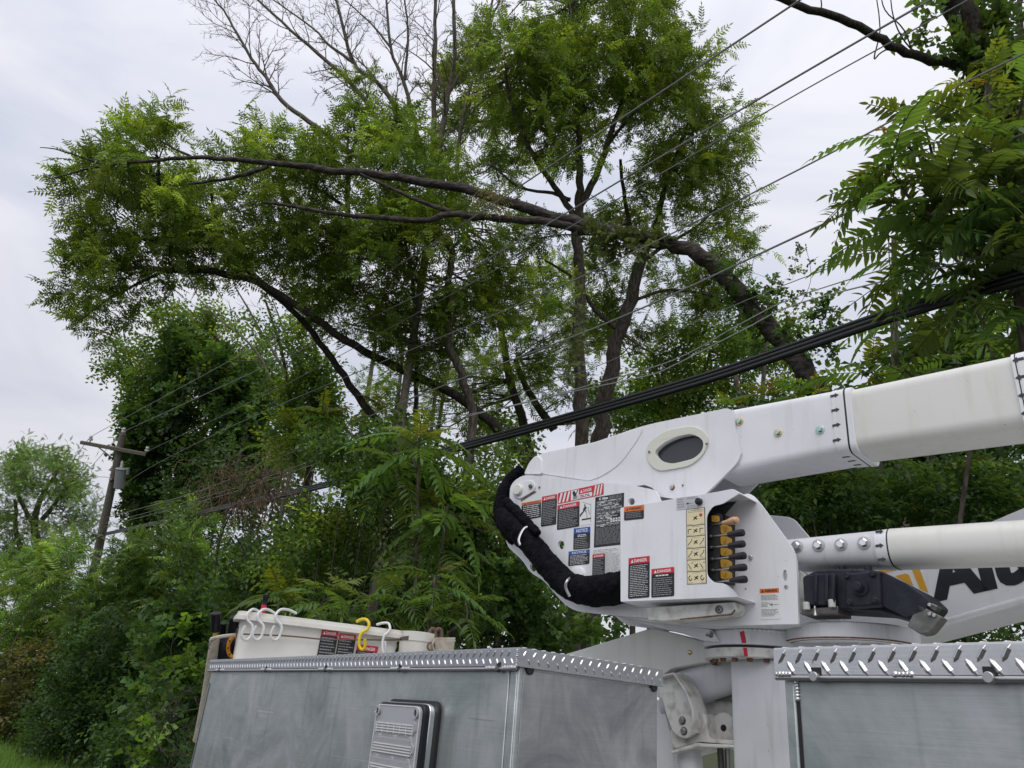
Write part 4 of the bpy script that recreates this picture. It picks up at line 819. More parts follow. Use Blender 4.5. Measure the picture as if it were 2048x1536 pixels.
# tool holder at the bucket's end: canvas scabbard with hot stick handles
sc_ = thing('tool_scabbard', (P(440, 1300, 4.5).x, P(440, 1300, 4.5).y, P(440, 1300, 4.5).z - .9), 'beige canvas and black tool scabbard hanging at the end of the white bucket', 'tool holder')
D5 = 4.5
q = lambda x, y, d=D5: P(x, y, d)
mb = MB('canvas'); mb.tube([q(430, 1276), q(424, 1320), q(412, 1400), q(398, 1470), q(393, 1482)], [.027, .030, .030, .028, .024], 12, smooth=4); mb.build('canvas_sleeve', sc_)
mb = MB('canvas'); mb.tube([q(421, 1282, 4.42), q(430, 1276, 4.41), q(450, 1272, 4.42), q(470, 1270, 4.46)], .011, 8, smooth=4); mb.build('rim_hoop', sc_)
mb = MB('black_plastic'); mb.tube([q(452, 1277, 4.58), q(449, 1300, 4.58), q(444, 1350, 4.58)], [.075, .075, .07], 18); mb.build('black_tube', sc_)
mb = MB('steel'); mb.tube([q(422, 1285, 4.36), q(418, 1291, 4.36), q(420, 1298, 4.36)], .006, 8, smooth=3); mb.build('buckle', sc_)
def stick(px, r, d, lab, m='black_plastic', pole=None):
    (xa, ya), (xb, yb) = px; a, b = q(xa, ya, d), q(xb, yb, d); ax = (b - a).normalized(); l = (b - a).length
    t_ = thing('hot_stick', tuple(b - ax * (l + .5)), lab, 'tool', 'tool handles standing in the scabbard')
    mb = MB(m); mb.cyl(a, ax, [(0, r * .9), (l * .05, r), (l * .9, r * 1.08), (l * .95, r * 1.25), (l, r * 1.2), (l * 1.01, r * .9)], 18); mb.build('grip', t_)
    mb = MB(pole or m); mb.cyl(a - ax * .5, ax, [(0, r * .55), (.502, r * .55)], 12); mb.build('shaft', t_)
stick(((431, 1263), (432, 1226)), .026, 4.56, 'tallest black handle on a yellow pole, leftmost of the tools beside the bucket', pole='yellow_pole')
stick(((445, 1274), (447, 1246)), .020, 4.62, 'short black tool handle between the yellow pole and the bucket')
stick(((463, 1270), (470, 1235)), .026, 4.60, 'thick slanting black handle tucked under the bucket rim corner')
t_ = thing('strap_wrench', tuple(q(470, 1310, 4.5)), 'oval orange tool ring hanging at the left end of the bucket', 'tool')
mb = MB('orange_plastic'); mb.tube([q(470 + 14 * math.cos(a) * 1.0 + (1295 - (1293 + 22 * math.sin(a))) * .12, 1293 + 21 * math.sin(a), 4.5) for a in [math.pi * 2 * k / 28 for k in range(29)]], .0115, 8, cap=False); ro = mb.build('ring', t_)
for k in range(9):
    a = math.pi * 2 * (k + .3) / 9; mb = MB('black_plastic'); p = q(470 + 14 * math.cos(a) + (2 - 22 * math.sin(a)) * .12, 1293 + 21 * math.sin(a), 4.488); mb.cyl(p, FT.N, [(0, .005), (.002, .005)], 8); mb.build('ring_slot', ro)
mb = MB('dark_steel'); mb.tube([q(474, 1272, 4.5), q(476, 1262, 4.5), q(478, 1255, 4.5)], [.012, .014, .01], 8); mb.build('handle', t_)
t_ = thing('flashlight', tuple(q(526, 1240, 5.1)), 'black and red capped tool sticking up out of the white bucket', 'tool')
mb = MB('red_plastic'); ax = Z; b = q(527, 1218, 5.1); mb.cyl(b, ax, [(-.3, .016), (.0, .018), (.025, .018)], 14); mb.build('red_collar', t_)
mb = MB('black_plastic'); mb.cyl(b + Z * .025, ax, [(0, .018), (.045, .018), (.05, .022), (.066, .022), (.07, .018)], 14); mb.build('cap', t_)
def hook(x, lab, m, shape, r=.0076):
    p0 = FT.at(*shape[0][:2]); t_ = thing('rim_hook', tuple(p0 - Z * .1), lab, 'hook', 'plastic hooks hanging on the bucket rim')
    mb = MB(m); pts = [FTo(w_).at(a, b) for a, b, w_ in shape]; mb.tube(pts, r, 10, smooth=5); mb.build('hook', t_); return t_
def white(x, y, s=1.0): return [(x + 33 * s, y + 1, -.06), (x + 18 * s, y - 6, -.04), (x + 2, y - 7, 0), (x - 8, y + 3, .02), (x - 7, y + 14, .022), (x + 2, y + 24, .02), (x + 3, y + 34, .02), (x - 2, y + 48, .018), (x - 10, y + 54, .03), (x - 18, y + 48, .04), (x - 17, y + 38, .045), (x - 11, y + 25, .05)]
def white2(x, y): return white(x, y, .8)
hook(0, 'white plastic hook on the bucket rim nearest the orange ring', 'hook_white', white(502, 1226, .6))
hook(0, 'white plastic hook on the bucket rim in the middle of the close trio', 'hook_white', white(524, 1226, .8))
hook(0, 'white plastic hook on the bucket rim, the one of the trio nearest the danger stickers', 'hook_white', white(560, 1226, 1.0))
hook(0, 'bright yellow plastic hook over the bucket rim and danger stickers', 'hook_yellow', [(714, 1243, -.05), (722, 1239, -.02), (732, 1239, .0), (738, 1247, .02), (735, 1258, .022), (723, 1266, .02), (719, 1278, .02), (718, 1290, .02), (723, 1299, .03), (729, 1296, .04), (730, 1287, .045), (730, 1278, .05)], .0092)
hook(0, 'single white plastic hook on the bucket rim right of the yellow hook', 'hook_white', [(754, 1249, -.06), (766, 1246, -.02), (777, 1247, 0), (780, 1258, .02), (775, 1266, .022), (769, 1271, .02), (765, 1285, .018), (766, 1302, .03), (770, 1306, .04), (771, 1296, .05), (770, 1282, .055)])
mb = MB('rope')
rp_px = [(486, 1268), (520, 1269.5), (560, 1271), (600, 1274), (640, 1278), (690, 1279.5), (740, 1279.5), (780, 1280), (815, 1279)]
mb.tube([FTo(-.01).at(*p) for p in rp_px], .0045, 6, smooth=4); o = mb.build('rope', base=FT.at(640, 1278)); tag(o, 'thin brown rope tied around the white bucket below its rim', 'rope')
# small canvas bag and board right of the bucket
t_ = thing('tool_pail', tuple(P(862, 1310, 5.2)), 'small white canvas tool pail with a brown strap behind the lid edge', 'pail')
FP = Fr(P(860, 1290, 5.15), FT.U, Z, FT.N)
mb = MB('bucket_fibreglass'); c = FP.at(846, 1264); c2 = c - FP.N * .13; mb.cyl((c2.x, c2.y, c2.z - .26), Z, [(0, .105), (.20, .118), (.202, .124), (.26, .128), (.262, .12)], 28); mb.build('pail_body', t_)
mb = MB('brown_leather'); 
for x in (866, 878): mb.tube([FP.at(x - 8, 1276, -.06), FP.at(x - 6, 1262, -.06), FP.at(x, 1257.5, -.06), FP.at(x + 5, 1263, -.06), FP.at(x + 5, 1280, -.06)], .012, 8, smooth=4)
mb.build('strap', t_)
t_ = thing('canvas_flap', tuple(P(890, 1310, 5.0)), 'cream canvas bag with a rope grommet beside the tool pail', 'bag')
mb = MB('canvas'); mb.prism(FP, FP.uv(rounded([(871, 1275), (911.5, 1275), (908, 1298), (908, 1330), (868, 1330)], 2), .03), -.12, .03); mb.build('bag_body', t_, .008)
mb = MB('rope'); mb.tube([FP.at(862 + 7 * math.cos(a), 1293 + 8 * math.sin(a), .035) for a in [k * .42 for k in range(16)]], .006, 6); mb.build('grommet', t_)
mb = MB('canvas'); mb.tube([FP.at(869, 1280, .04), FP.at(865, 1289, .045), FP.at(868, 1301, .04)], .007, 6, smooth=3); mb.build('cord', t_)

# ------------------------------------------------------------------ leaves and trees
def pinnate(npairs, L, ll, lw, droop=.25, fine=False, seed=0, start=.22):
    """One compound leaf along +X, upper side +Z: (verts, tris)."""
    r = random.Random(seed); V, T = [], []
    def curve(x): return Vector((x, 0, -droop * L * (x / L) ** 2 + .10 * L * (x / L)))
    def leaflet(base, d, n, l, wd):
        b = len(V); side = n.cross(d).normalized()
        if fine:
            secs = [(0, .0), (.22, .85), (.5, 1.0), (.78, .6), (1, 0)]; rows = []
            for t, q in secs:
                c = base + d * l * t + n * (-.18 * l * t * t); h = n * (wd * .22 * q)
                if q == 0: V.append(c); rows.append([len(V) - 1])
                else: V.extend([c + side * wd * q * .5 + h, c, c - side * wd * q * .5 + h]); rows.append([len(V) - 3, len(V) - 2, len(V) - 1])
            for i in range(len(rows) - 1):
                A, B = rows[i], rows[i + 1]
                if len(A) == 1: T.extend([(A[0], B[1], B[0]), (A[0], B[2], B[1])])
                elif len(B) == 1: T.extend([(A[0], A[1], B[0]), (A[1], A[2], B[0])])
                else: T.extend([(A[0], A[1], B[1]), (A[0], B[1], B[0]), (A[1], A[2], B[2]), (A[1], B[2], B[1])])
        else:
            m = base + d * l * .42 - n * (.03 * l); h = n * wd * .18
            V.extend([base, m + side * wd * .5 + h, base + d * l - n * (.16 * l), m - side * wd * .5 + h]); T.extend([(b, b + 2, b + 1), (b, b + 3, b + 2)])
    for i in range(npairs):
        x = L * (start + (1 - start) * i / npairs); p = curve(x); tg = (curve(x + .01) - p).normalized()
        k = math.sin(math.pi * (.22 + .72 * i / npairs)) ** .6
        for s in (-1, 1):
            a = math.radians(r.uniform(52, 72)); d = (tg * math.cos(a) + Vector((0, s, 0)) * math.sin(a) + Vector((0, 0, r.uniform(-.35, .10)))).normalized()
            n = Vector((r.uniform(-.3, .3), -s * .15, 1)); n = (n - d * n.dot(d)).normalized()
            leaflet(p, d, n, ll * k * r.uniform(.85, 1.1), lw * k)
    p = curve(L * .97); tg = (curve(L) - p).normalized(); leaflet(p, tg, Vector((0, 0, 1)), ll * .8, lw * .8)
    b = len(V); wd = .0045 if fine else .004     # the leaf stalk
    for i in range(5):
        c = curve(L * i / 4); V.extend([c + Vector((0, wd, 0)), c - Vector((0, wd, 0)), c - Vector((0, 0, wd * 1.6))])
    for i in range(4):
        for j in range(3): a_, b_ = b + 3 * i + j, b + 3 * i + (j + 1) % 3; T.extend([(a_, b_, b_ + 3), (a_, b_ + 3, a_ + 3)])
    return np.array([tuple(v) for v in V], dtype=np.float32), np.array(T, dtype=np.int32)
def simple_spray(n, L, ll, lw, seed=0, heart=False):
    """A twig of simple leaves, alternate along it."""
    r = random.Random(seed); V, T = [], []
    for i in range(n):
        p = Vector((L * (i + .5) / n, 0, -.15 * L * ((i + .5) / n) ** 2)); s = 1 if i % 2 else -1
        d = Vector((r.uniform(.1, .9), s * r.uniform(.5, 1), r.uniform(-.7, .25))).normalized(); n_ = Vector((r.uniform(-.6, .6), r.uniform(-.6, .6), 1)); n_ = (n_ - d * n_.dot(d)).normalized(); side = n_.cross(d)
        l, wd = ll * r.uniform(.7, 1.15), lw * r.uniform(.8, 1.1); b = len(V); p = p + d * l * .2
        if heart:
            V.extend([p, p + side * wd * .5 - d * l * .10 + n_ * wd * .1, p + side * wd * .48 + d * l * .35 + n_ * wd * .1, p + d * l, p - side * wd * .48 + d * l * .35 + n_ * wd * .1, p - side * wd * .5 - d * l * .10 + n_ * wd * .1])
            T.extend([(b, b + 2, b + 1), (b, b + 3, b + 2), (b, b + 4, b + 3), (b, b + 5, b + 4)])
        else:
            m = p + d * l * .45; V.extend([p, m + side * wd * .5 + n_ * wd * .15, p + d * l - n_ * l * .12, m - side * wd * .5 + n_ * wd * .15]); T.extend([(b, b + 2, b + 1), (b, b + 3, b + 2)])
    return np.array([tuple(v) for v in V], dtype=np.float32), np.array(T, dtype=np.int32)
WALNUT = [pinnate(6, .32, .095, .033, .40, seed=i) for i in range(4)]
LOCUST = [pinnate(7, .30, .070, .034, .35, seed=i + 9) for i in range(3)]
AILAN = [pinnate(9, .62, .15, .046, .45, seed=i + 20, start=.16) for i in range(3)]
SPRAY = [simple_spray(8, .30, .085, .048, seed=i) for i in range(4)]
IVY = [simple_spray(7, .26, .085, .085, seed=i + 5, heart=True) for i in range(3)]
FAR = [simple_spray(9, .45, .13, .075, seed=i + 15) for i in range(3)]
def unit(a): return a / np.maximum(np.linalg.norm(a, axis=-1, keepdims=True), 1e-6)
class Leaves:
    """Gathers thousands of leaves into one mesh with a tint per leaf."""
    def __init__(s): s.V, s.T, s.C, s.n = [], [], [], 0
    def add(s, tmpls, pos, d, scale, col, roll=.55):
        N_ = len(pos); which = npr.integers(0, len(tmpls), N_)
        up = np.tile(np.array([0, 0, 1.0]), (N_, 1)) + npr.normal(0, roll, (N_, 3)); X = unit(d); Y = unit(np.cross(up, X)); Zx = np.cross(X, Y)
        R = np.stack([X, Y, Zx], axis=2) * scale[:, None, None]
        for k, (v, t) in enumerate(tmpls):
            m = which == k; c = m.sum()
            if not c: continue
            vv = np.einsum('nij,vj->nvi', R[m], v) + pos[m][:, None, :]
            s.V.append(vv.reshape(-1, 3).astype(np.float32)); s.T.append((t[None] + (s.n + np.arange(c) * len(v))[:, None, None]).reshape(-1, 3).astype(np.int32)); s.C.append(np.repeat(col[m], len(v), axis=0)); s.n += c * len(v)
    def build(s, name, parent=None, mat='leaf', base=None):
        V = np.concatenate(s.V); T = np.concatenate(s.T); C = np.concatenate(s.C)
        b = np.array(BASE[parent.name]) if parent is not None else np.array(base); V = V - b.astype(np.float32)
        me = bpy.data.meshes.new(name); me.vertices.add(len(V)); me.vertices.foreach_set('co', V.ravel())
        me.loops.add(T.size); me.loops.foreach_set('vertex_index', T.ravel()); me.polygons.add(len(T)); me.polygons.foreach_set('loop_start', np.arange(0, T.size, 3, dtype=np.int32))
        me.update(calc_edges=True); a = me.attributes.new('tint', 'FLOAT_COLOR', 'POINT'); a.data.foreach_set('color', np.concatenate([C, np.ones((len(C), 1))], 1).astype(np.float32).ravel())
        me.materials.append(MATS[mat]); o = bpy.data.objects.new(name, me); COL.objects.link(o)
        if parent is not None: o.parent = parent
        else: o.location = b
        BASE[o.name] = Vector(b); STATS[name] = STATS.get(name, 0) + len(T)
        return o
STATS = {}
def ray_np(px, py): return np.array([tuple(ray(a, b)) for a, b in zip(px, py)])
BR = 1.75
def tints(n, c, young, var=.22, py=.25, groups=None):
    c, y = np.array(c) * BR, np.array(young) * BR; g = npr.random(n) if groups is None else groups
    k = np.clip(npr.normal(0, .14, n) + (g < py) * npr.uniform(.35, 1, n), 0, 1)[:, None]
    return (c * (1 - k) + y * k) * (1 + npr.normal(0, var, n))[:, None].clip(.45, 1.7)
GREEN, LIME = (.096, .150, .027), (.185, .25, .036)
def clusters(blobs, size_px, dens=1.0):
    """Twig ends spread through the blobs (px, py, rx, ry, depth, half depth[, weight]): points and outward directions."""
    C, O = [], []
    for b in blobs:
        cx, cy, rx, ry, d, dz = b[:6]; wt = b[6] if len(b) > 6 else 1
        n = max(2, int(math.pi * rx * ry / size_px ** 2 * dens * wt)); q = unit(npr.normal(0, 1, (n, 3))) * (npr.random((n, 1)) ** (1 / 2.4))
        dep = d + dz * q[:, 2]
        px, py = cx + rx * .86 * q[:, 0], cy + ry * .88 * q[:, 1]
        pts = np.array(CAM) + ray_np(px, py) * dep[:, None]; cen = np.array(P(cx, cy, d))
        C.append(pts); O.append(unit(pts - cen))
    return np.concatenate(C), np.concatenate(O)
def fill(lv, tm, C, O, per, scale, col, young, spread=.28, py=.25, up=.25, var=.2):
    n = len(C); g = np.repeat(npr.random(n), per); gb = np.repeat(1 + npr.normal(0, .24, n), per)
    rd = unit(npr.normal(0, 1, (n * per, 3))); d = unit(np.repeat(O, per, 0) * .55 + rd * .9 + np.array([0, 0, up])); tw = np.repeat(unit(O + npr.normal(0, .5, O.shape)), per, 0)
    pos = np.repeat(C, per, 0) + tw * npr.uniform(-spread, spread, (n * per, 1)) + npr.normal(0, spread * .3, (n * per, 3))
    lv.add(tm, pos, d, scale * npr.uniform(.75, 1.2, n * per), tints(n * per, col, young, var, py, g) * gb[:, None].clip(.5, 1.7))
def tree(name, label, cat, limbs, blobs, tm, per=13, size_px=30, scale=1.0, col=GREEN, young=LIME, bark='bark', group=None, dens=1.0, twigs=True, spread=.28, root=True, py=.22, base=None, crown_name='crown', up=.25):
    lines = []
    for px, r0, r1 in limbs:
        pts = smooth_line([P(*p) for p in px], 4); k = len(pts)
        dd = sum(p[2] for p in px) / len(px)
        rr = [(r0 + (r1 - r0) * i / (k - 1)) * dd / F for i in range(k)]
        pts = [p + Vector(npr.normal(0, .18, 3)) * r for p, r in zip(pts, rr)]
        lines.append((pts, rr))
    if lines:
        p0 = lines[0][0][0]; b = Vector((p0.x, p0.y, 0))
        if root and p0.z > .05: lines[0] = ([b - Z * .1] + lines[0][0], [lines[0][1][0] * 1.25] + lines[0][1])
    else: b = Vector(base)
    t = thing(name, tuple(b), label, cat, group)
    for i, (pts, rr) in enumerate(lines):
        mb = MB(bark); mb.tube(pts, rr, 10 if rr[0] > .05 else 6); mb.build('trunk' if i == 0 else 'branch', t, angle=70)
    C, O = clusters(blobs, size_px, dens)
    if twigs and lines:
        nodes = np.array([tuple(p) for pts, _ in lines for p in pts[1:]]); mb = MB(bark)
        for c in C[::2]:
            d2 = ((nodes - c) ** 2).sum(1) + 1.2 * np.maximum(0, nodes[:, 2] - c[2] + .2) ** 2; q = Vector(nodes[d2.argmin()]); c = Vector(c); l = (c - q).length
            if l < .15 or l > 4.5: continue
            mid = (c + q) / 2 + Vector(npr.normal(0, .07 * l, 3)) - Z * .04 * l; rr = min(.030, .006 + .006 * l)
            mb.tube([q, (q * .6 + mid * .4) + Vector(npr.normal(0, .03 * l, 3)), mid, (mid + c) / 2 + Vector(npr.normal(0, .04 * l, 3)), c], [rr, rr * .8, rr * .65, rr * .45, .003], 4)
        tw = mb.build('twigs', t, smooth=False); tw['kind'] = 'stuff'
    lv = Leaves(); fill(lv, tm, C, O, per, scale, col, young, spread, py, up); lv.build(crown_name, t); return t
WALN = dict(tm=WALNUT, per=14, size_px=31, spread=.22, scale=.95)
# tall tree in the middle: two stems
tree('walnut_tree', 'tall straight two-forked tree rising behind the broken trunk, green top near the upper edge', 'tree', [
    ([(1165, 900, 13), (1162, 780, 13), (1158, 660, 13), (1160, 540, 13), (1150, 470, 13), (1158, 420, 13)], 14, 9),
    ([(1158, 425, 13), (1158, 380, 13), (1157, 300, 13), (1155, 200, 13.1), (1150, 110, 13.2), (1140, 10, 13.3)], 9, 3),
    ([(1160, 410, 13), (1190, 355, 12.9), (1215, 290, 12.8), (1235, 230, 12.7), (1262, 170, 12.7), (1300, 110, 12.6)], 8, 3),
    ([(1150, 440, 13), (1128, 400, 13), (1088, 345, 12.8), (1055, 290, 12.6), (1020, 200, 12.5), (1010, 140, 12.4)], 7, 3),
    ([(1140, 400, 13), (1105, 385, 13), (1040, 375, 13), (985, 330, 13)], 5, 2),
    ([(1150, 340, 13), (1090, 265, 13), (1050, 205, 13), (1035, 120, 13)], 5, 2),
    ([(1212, 292, 12.8), (1260, 235, 12.9), (1295, 200, 13)], 4, 1.5)],
    [(1150, 110, 130, 130, 13, 1.6), (1290, 70, 100, 110, 13, 1.4), (1040, 130, 110, 110, 13, 1.5), (950, 130, 75, 130, 14.8, 1.2), (1120, 250, 120, 90, 12.6, 1.3), (1310, 190, 110, 90, 13, 1.3), (950, 270, 85, 70, 14.8, 1.2), (1010, 330, 80, 55, 14.8, 1), (1350, 130, 70, 90, 13.3, 1), (1230, -20, 150, 60, 13.3, 1.3), (890, 200, 40, 90, 14.8, .8, .7), (1160, 180, 200, 160, 14, .8, .5), (1390, 110, 55, 60, 13, .7, .8)], dens=1.0, **WALN)
tree('walnut_tree', 'right hand tree whose trunk leans and forks beneath the hanging vine clump', 'tree', [
    ([(1195, 900, 14), (1208, 800, 14), (1228, 710, 14), (1258, 620, 14), (1278, 530, 14), (1290, 500, 14)], 17, 10),
    ([(1288, 505, 14), (1262, 460, 14), (1250, 400, 14), (1240, 320, 14)], 7, 3),
    ([(1290, 505, 14), (1312, 450, 14), (1330, 380, 13.9), (1352, 310, 13.8), (1375, 250, 13.7)], 8, 3),
    ([(1290, 520, 14), (1330, 490, 14), (1390, 455, 14), (1440, 410, 14)], 5, 2),
    ([(1240, 660, 14), (1190, 620, 14), (1150, 560, 14), (1090, 520, 14)], 6, 2),
    ([(1270, 600, 14), (1340, 580, 14), (1420, 590, 14), (1470, 610, 14)], 4, 2)],
    [(1400, 270, 85, 90, 14, 1.3), (1450, 350, 75, 75, 14, 1.2), (1340, 330, 100, 80, 14, 1.2), (1300, 410, 90, 60, 14.3, 1), (1440, 450, 80, 60, 14, 1.1), (1480, 250, 40, 50, 14, .7), (1395, 180, 50, 45, 14, .8), (1480, 440, 40, 40, 14, .6), (1350, 560, 90, 50, 14.5, 1, 1), (1210, 470, 70, 60, 14.5, 1, 1), (1220, 560, 60, 50, 14.6, 1, .9), (1180, 640, 60, 60, 14.6, 1, .7), (1430, 560, 60, 60, 14, .9), (1480, 520, 40, 30, 14, .6), (1240, 640, 90, 60, 15, 1, .9), (1420, 640, 80, 50, 14.5, 1, 1), (1330, 690, 90, 60, 15, 1, 1)], **WALN)
# big leaning tree on the left
tree('walnut_tree', 'big tree leaning far out to the left with a drooping crown against the sky', 'tree', [
    ([(1080, 960, 12.6), (1020, 880, 12.5), (940, 810, 12.4), (850, 762, 12.3), (770, 722, 12.2), (690, 680, 12.1), (610, 622, 12), (550, 582, 12), (480, 552, 11.9)], 11, 6),
    ([(480, 552, 11.9), (410, 540, 11.8), (330, 540, 11.6), (270, 535, 11.5), (205, 545, 11.4)], 8, 3),
    ([(540, 580, 12), (470, 520, 12), (400, 470, 11.9), (340, 440, 11.8), (320, 380, 11.7), (318, 320, 11.6)], 7, 2.5),
    ([(760, 850, 12.6), (700, 770, 12.5), (650, 700, 12.4), (600, 635, 12.3), (520, 570, 12.1)], 8, 5),
    ([(330, 540, 11.6), (260, 575, 11.5), (200, 610, 11.4), (150, 650, 11.3)], 3.5, 1.5),
    ([(470, 520, 12), (430, 430, 12), (420, 350, 12)], 5, 2),
    ([(390, 465, 11.9), (300, 480, 11.8), (180, 470, 11.6), (110, 500, 11.5)], 4, 1.5)],
    [(250, 290, 85, 60, 11.7, 1.1), (310, 245, 55, 45, 11.7, .8), (215, 350, 110, 75, 11.8, 1.2), (330, 390, 110, 80, 11.8, 1.2), (205, 440, 75, 65, 11.7, 1.1), (115, 515, 42, 28, 11.6, .6), (200, 520, 110, 50, 11.7, 1), (320, 480, 120, 75, 12, 1.3), (440, 440, 110, 80, 12, 1.2), (150, 575, 60, 30, 11.4, .7), (215, 610, 70, 40, 11.4, .6, .8), (150, 655, 45, 38, 11.3, .6, .8), (240, 665, 50, 25, 11.3, .5, .7), (430, 540, 110, 50, 12, 1, .9), (360, 330, 40, 30, 11.7, .5, .7), (330, 570, 60, 25, 11.6, .5, .7), (145, 372, 34, 24, 11.7, .5, .7)], bark='dark_bark', **WALN)
tree('walnut_tree', 'slender dark crooked trunk holding the bright crown below the bare top', 'tree', [
    ([(950, 830, 12), (925, 750, 12), (898, 690, 12), (902, 620, 12), (897, 560, 12), (905, 500, 12), (890, 480, 12)], 9, 6),
    ([(900, 500, 12), (860, 440, 12), (800, 400, 12.1), (740, 350, 12.2), (700, 320, 12.3), (695, 260, 12.3)], 5, 2),
    ([(905, 495, 12), (935, 460, 12), (900, 400, 12), (880, 340, 12)], 4, 2),
    ([(697, 480, 12.5), (695, 400, 12.5), (700, 320, 12.5), (722, 250, 12.5), (735, 200, 12.5)], 6, 2),
    ([(830, 830, 13), (832, 700, 13), (825, 560, 13), (810, 470, 13), (830, 380, 13)], 5, 3),
    ([(698, 420, 12.5), (640, 380, 12.4), (570, 340, 12.3), (530, 300, 12.2)], 4, 2)],
    [(510, 290, 75, 50, 12.2, 1.1), (600, 320, 90, 70, 12.3, 1.2), (560, 400, 110, 70, 12.3, 1.2), (690, 320, 90, 65, 12.3, 1.2), (740, 220, 55, 45, 12.4, .7, .8), (720, 165, 28, 28, 12.4, .5, .7), (800, 300, 90, 75, 12.2, 1.1), (870, 370, 90, 60, 12, 1), (760, 420, 120, 70, 12, 1.1), (640, 480, 110, 70, 12.3, 1.2), (760, 520, 120, 70, 12.3, 1.2), (870, 470, 80, 60, 11.8, .9), (560, 490, 80, 60, 12.4, 1), (680, 590, 110, 60, 12.5, 1.1, .9), (810, 600, 110, 70, 12.5, 1.1, .9), (940, 560, 80, 70, 12.3, 1, .8), (1000, 480, 70, 60, 12.6, 1, .8), (760, 680, 90, 50, 12.6, 1, .7), (980, 640, 70, 60, 12.8, 1, .8), (860, 660, 60, 50, 12.6, .8, .9), (460, 310, 40, 30, 12.2, .6, .7), (640, 560, 110, 60, 13, 1.2, .8), (720, 640, 110, 60, 13.2, 1.2, .7), (850, 720, 90, 60, 13, 1.1, .7), (920, 620, 90, 80, 13, 1.1, .7), (1010, 570, 80, 70, 13.2, 1.1, .8), (800, 450, 120, 60, 12.6, 1.2), (930, 420, 60, 60, 12.6, 1), (1060, 470, 60, 50, 13, .9, .8)], **WALN)
# background trees seen between the trunks
tree('background_tree', 'thin tree in the gap between the two main trunks and the boom', 'tree', [([(1060, 900, 17), (1020, 760, 17), (1000, 640, 17), (985, 560, 17)], 10, 4), ([(1110, 860, 17), (1060, 790, 17), (1030, 720, 17)], 9, 5)],
    [(1080, 640, 110, 80, 17, 1.5, 1), (1060, 760, 110, 70, 17, 1.5, 1), (960, 740, 90, 70, 17, 1.5, .9), (1120, 560, 80, 60, 17, 1.3, .9), (1000, 860, 100, 50, 17, 1.3, .9), (1200, 800, 90, 60, 17, 1.3, .9), (900, 800, 90, 50, 17.5, 1.3, .8), (1190, 680, 80, 60, 17, 1.3, .7), (780, 790, 90, 50, 18, 1.4, .7)], tm=WALNUT, per=10, size_px=24)
tree('background_tree', 'bushy small tree below the broken trunk, above the boom', 'tree', [([(1330, 900, 16), (1320, 800, 16), (1310, 720, 16)], 7, 3), ([(1390, 900, 16), (1400, 790, 16), (1420, 700, 16)], 7, 3)],
    [(1330, 760, 100, 70, 16, 1.5, .9), (1440, 720, 110, 70, 16, 1.5, .9), (1540, 690, 80, 60, 16, 1.3), (1260, 820, 80, 60, 16, 1.3, .8), (1420, 800, 130, 50, 16, 1.3)], tm=SPRAY, per=10, size_px=24, scale=1.3, col=(.068, .125, .028))
# vine-covered trees at the lower left of the big crown
tree('vine_covered_tree', 'broad vine draped tree with dark columns of creeper behind the utility pole', 'tree', [
    ([(290, 1020, 29.07), (295, 900, 29.07), (320, 780, 29.07), (370, 680, 29.07)], 13, 5), ([(345, 1000, 29.07), (400, 880, 29.07), (450, 780, 29.07)], 9, 4), ([(300, 880, 29.07), (250, 760, 29.07), (230, 700, 29.07)], 6, 3), ([(520, 960, 27.54), (515, 820, 27.54), (440, 690, 27.54), (410, 620, 27.54)], 9, 3)],
    [(380, 660, 100, 60, 28.305, 1.8, .9), (300, 740, 90, 60, 29.07, 1.6), (420, 740, 90, 80, 27.54, 1.6), (470, 830, 70, 80, 26.928, 1.6, 1.3), (330, 830, 90, 80, 28.152, 1.6), (280, 880, 35, 110, 28.458, .8, 1.5), (250, 730, 50, 60, 29.07, 1.2, .6), (520, 740, 40, 60, 27.54, 1, .8), (390, 930, 110, 60, 29.835, 1.6, .8), (500, 920, 60, 60, 27.54, 1.2, 1.1)], tm=SPRAY, per=11, spread=.42, size_px=20, scale=1.95, col=(.062, .112, .026), young=(.17, .21, .035), py=.28)
t = [o for o in scn.objects if o.name.startswith('vine_covered_tree')][-1]
C, O = clusters([(272, 900, 30, 110, 27.5, 1, 1.6), (285, 1000, 35, 60, 27.5, 1, 1.4), (480, 850, 55, 110, 26, 1.4, 1.5), (440, 930, 110, 60, 28, 1.4, 1.1), (380, 985, 110, 40, 29, 1.4, 1.0), (545, 930, 60, 60, 27, 1.3, 1.1), (320, 860, 50, 90, 28, 1.3, .9), (400, 700, 40, 60, 27, 1, .8), (520, 780, 30, 60, 26, 1.2, 1.3), (440, 760, 50, 60, 26, 1.2, 1.1), (350, 760, 40, 110, 27, 1.2, .8)], 18)
lv = Leaves(); fill(lv, IVY, C, O, 9, 1.7, (.036, .075, .02), (.10, .16, .03), .35, .12); lv.build('creeper', t)
tree('vine_covered_tree', 'two thin dark ivy wrapped stems left of the big leaning trunk', 'tree', [([(620, 930, 16), (625, 800, 16), (630, 700, 16), (605, 600, 16)], 7, 3), ([(590, 930, 16), (580, 800, 16), (560, 690, 16), (530, 600, 16)], 5, 2), ([(660, 930, 16), (650, 800, 16), (655, 700, 16)], 6, 3)],
    [(620, 780, 40, 100, 16, .8, 1.3), (580, 800, 40, 70, 16, .8), (650, 830, 40, 70, 16, .8), (540, 650, 60, 40, 16, 1, .5), (590, 680, 40, 50, 16, .8, .6), (600, 880, 80, 50, 16, 1)], tm=SPRAY, per=10, size_px=20, scale=1.2, col=(.06, .11, .028))
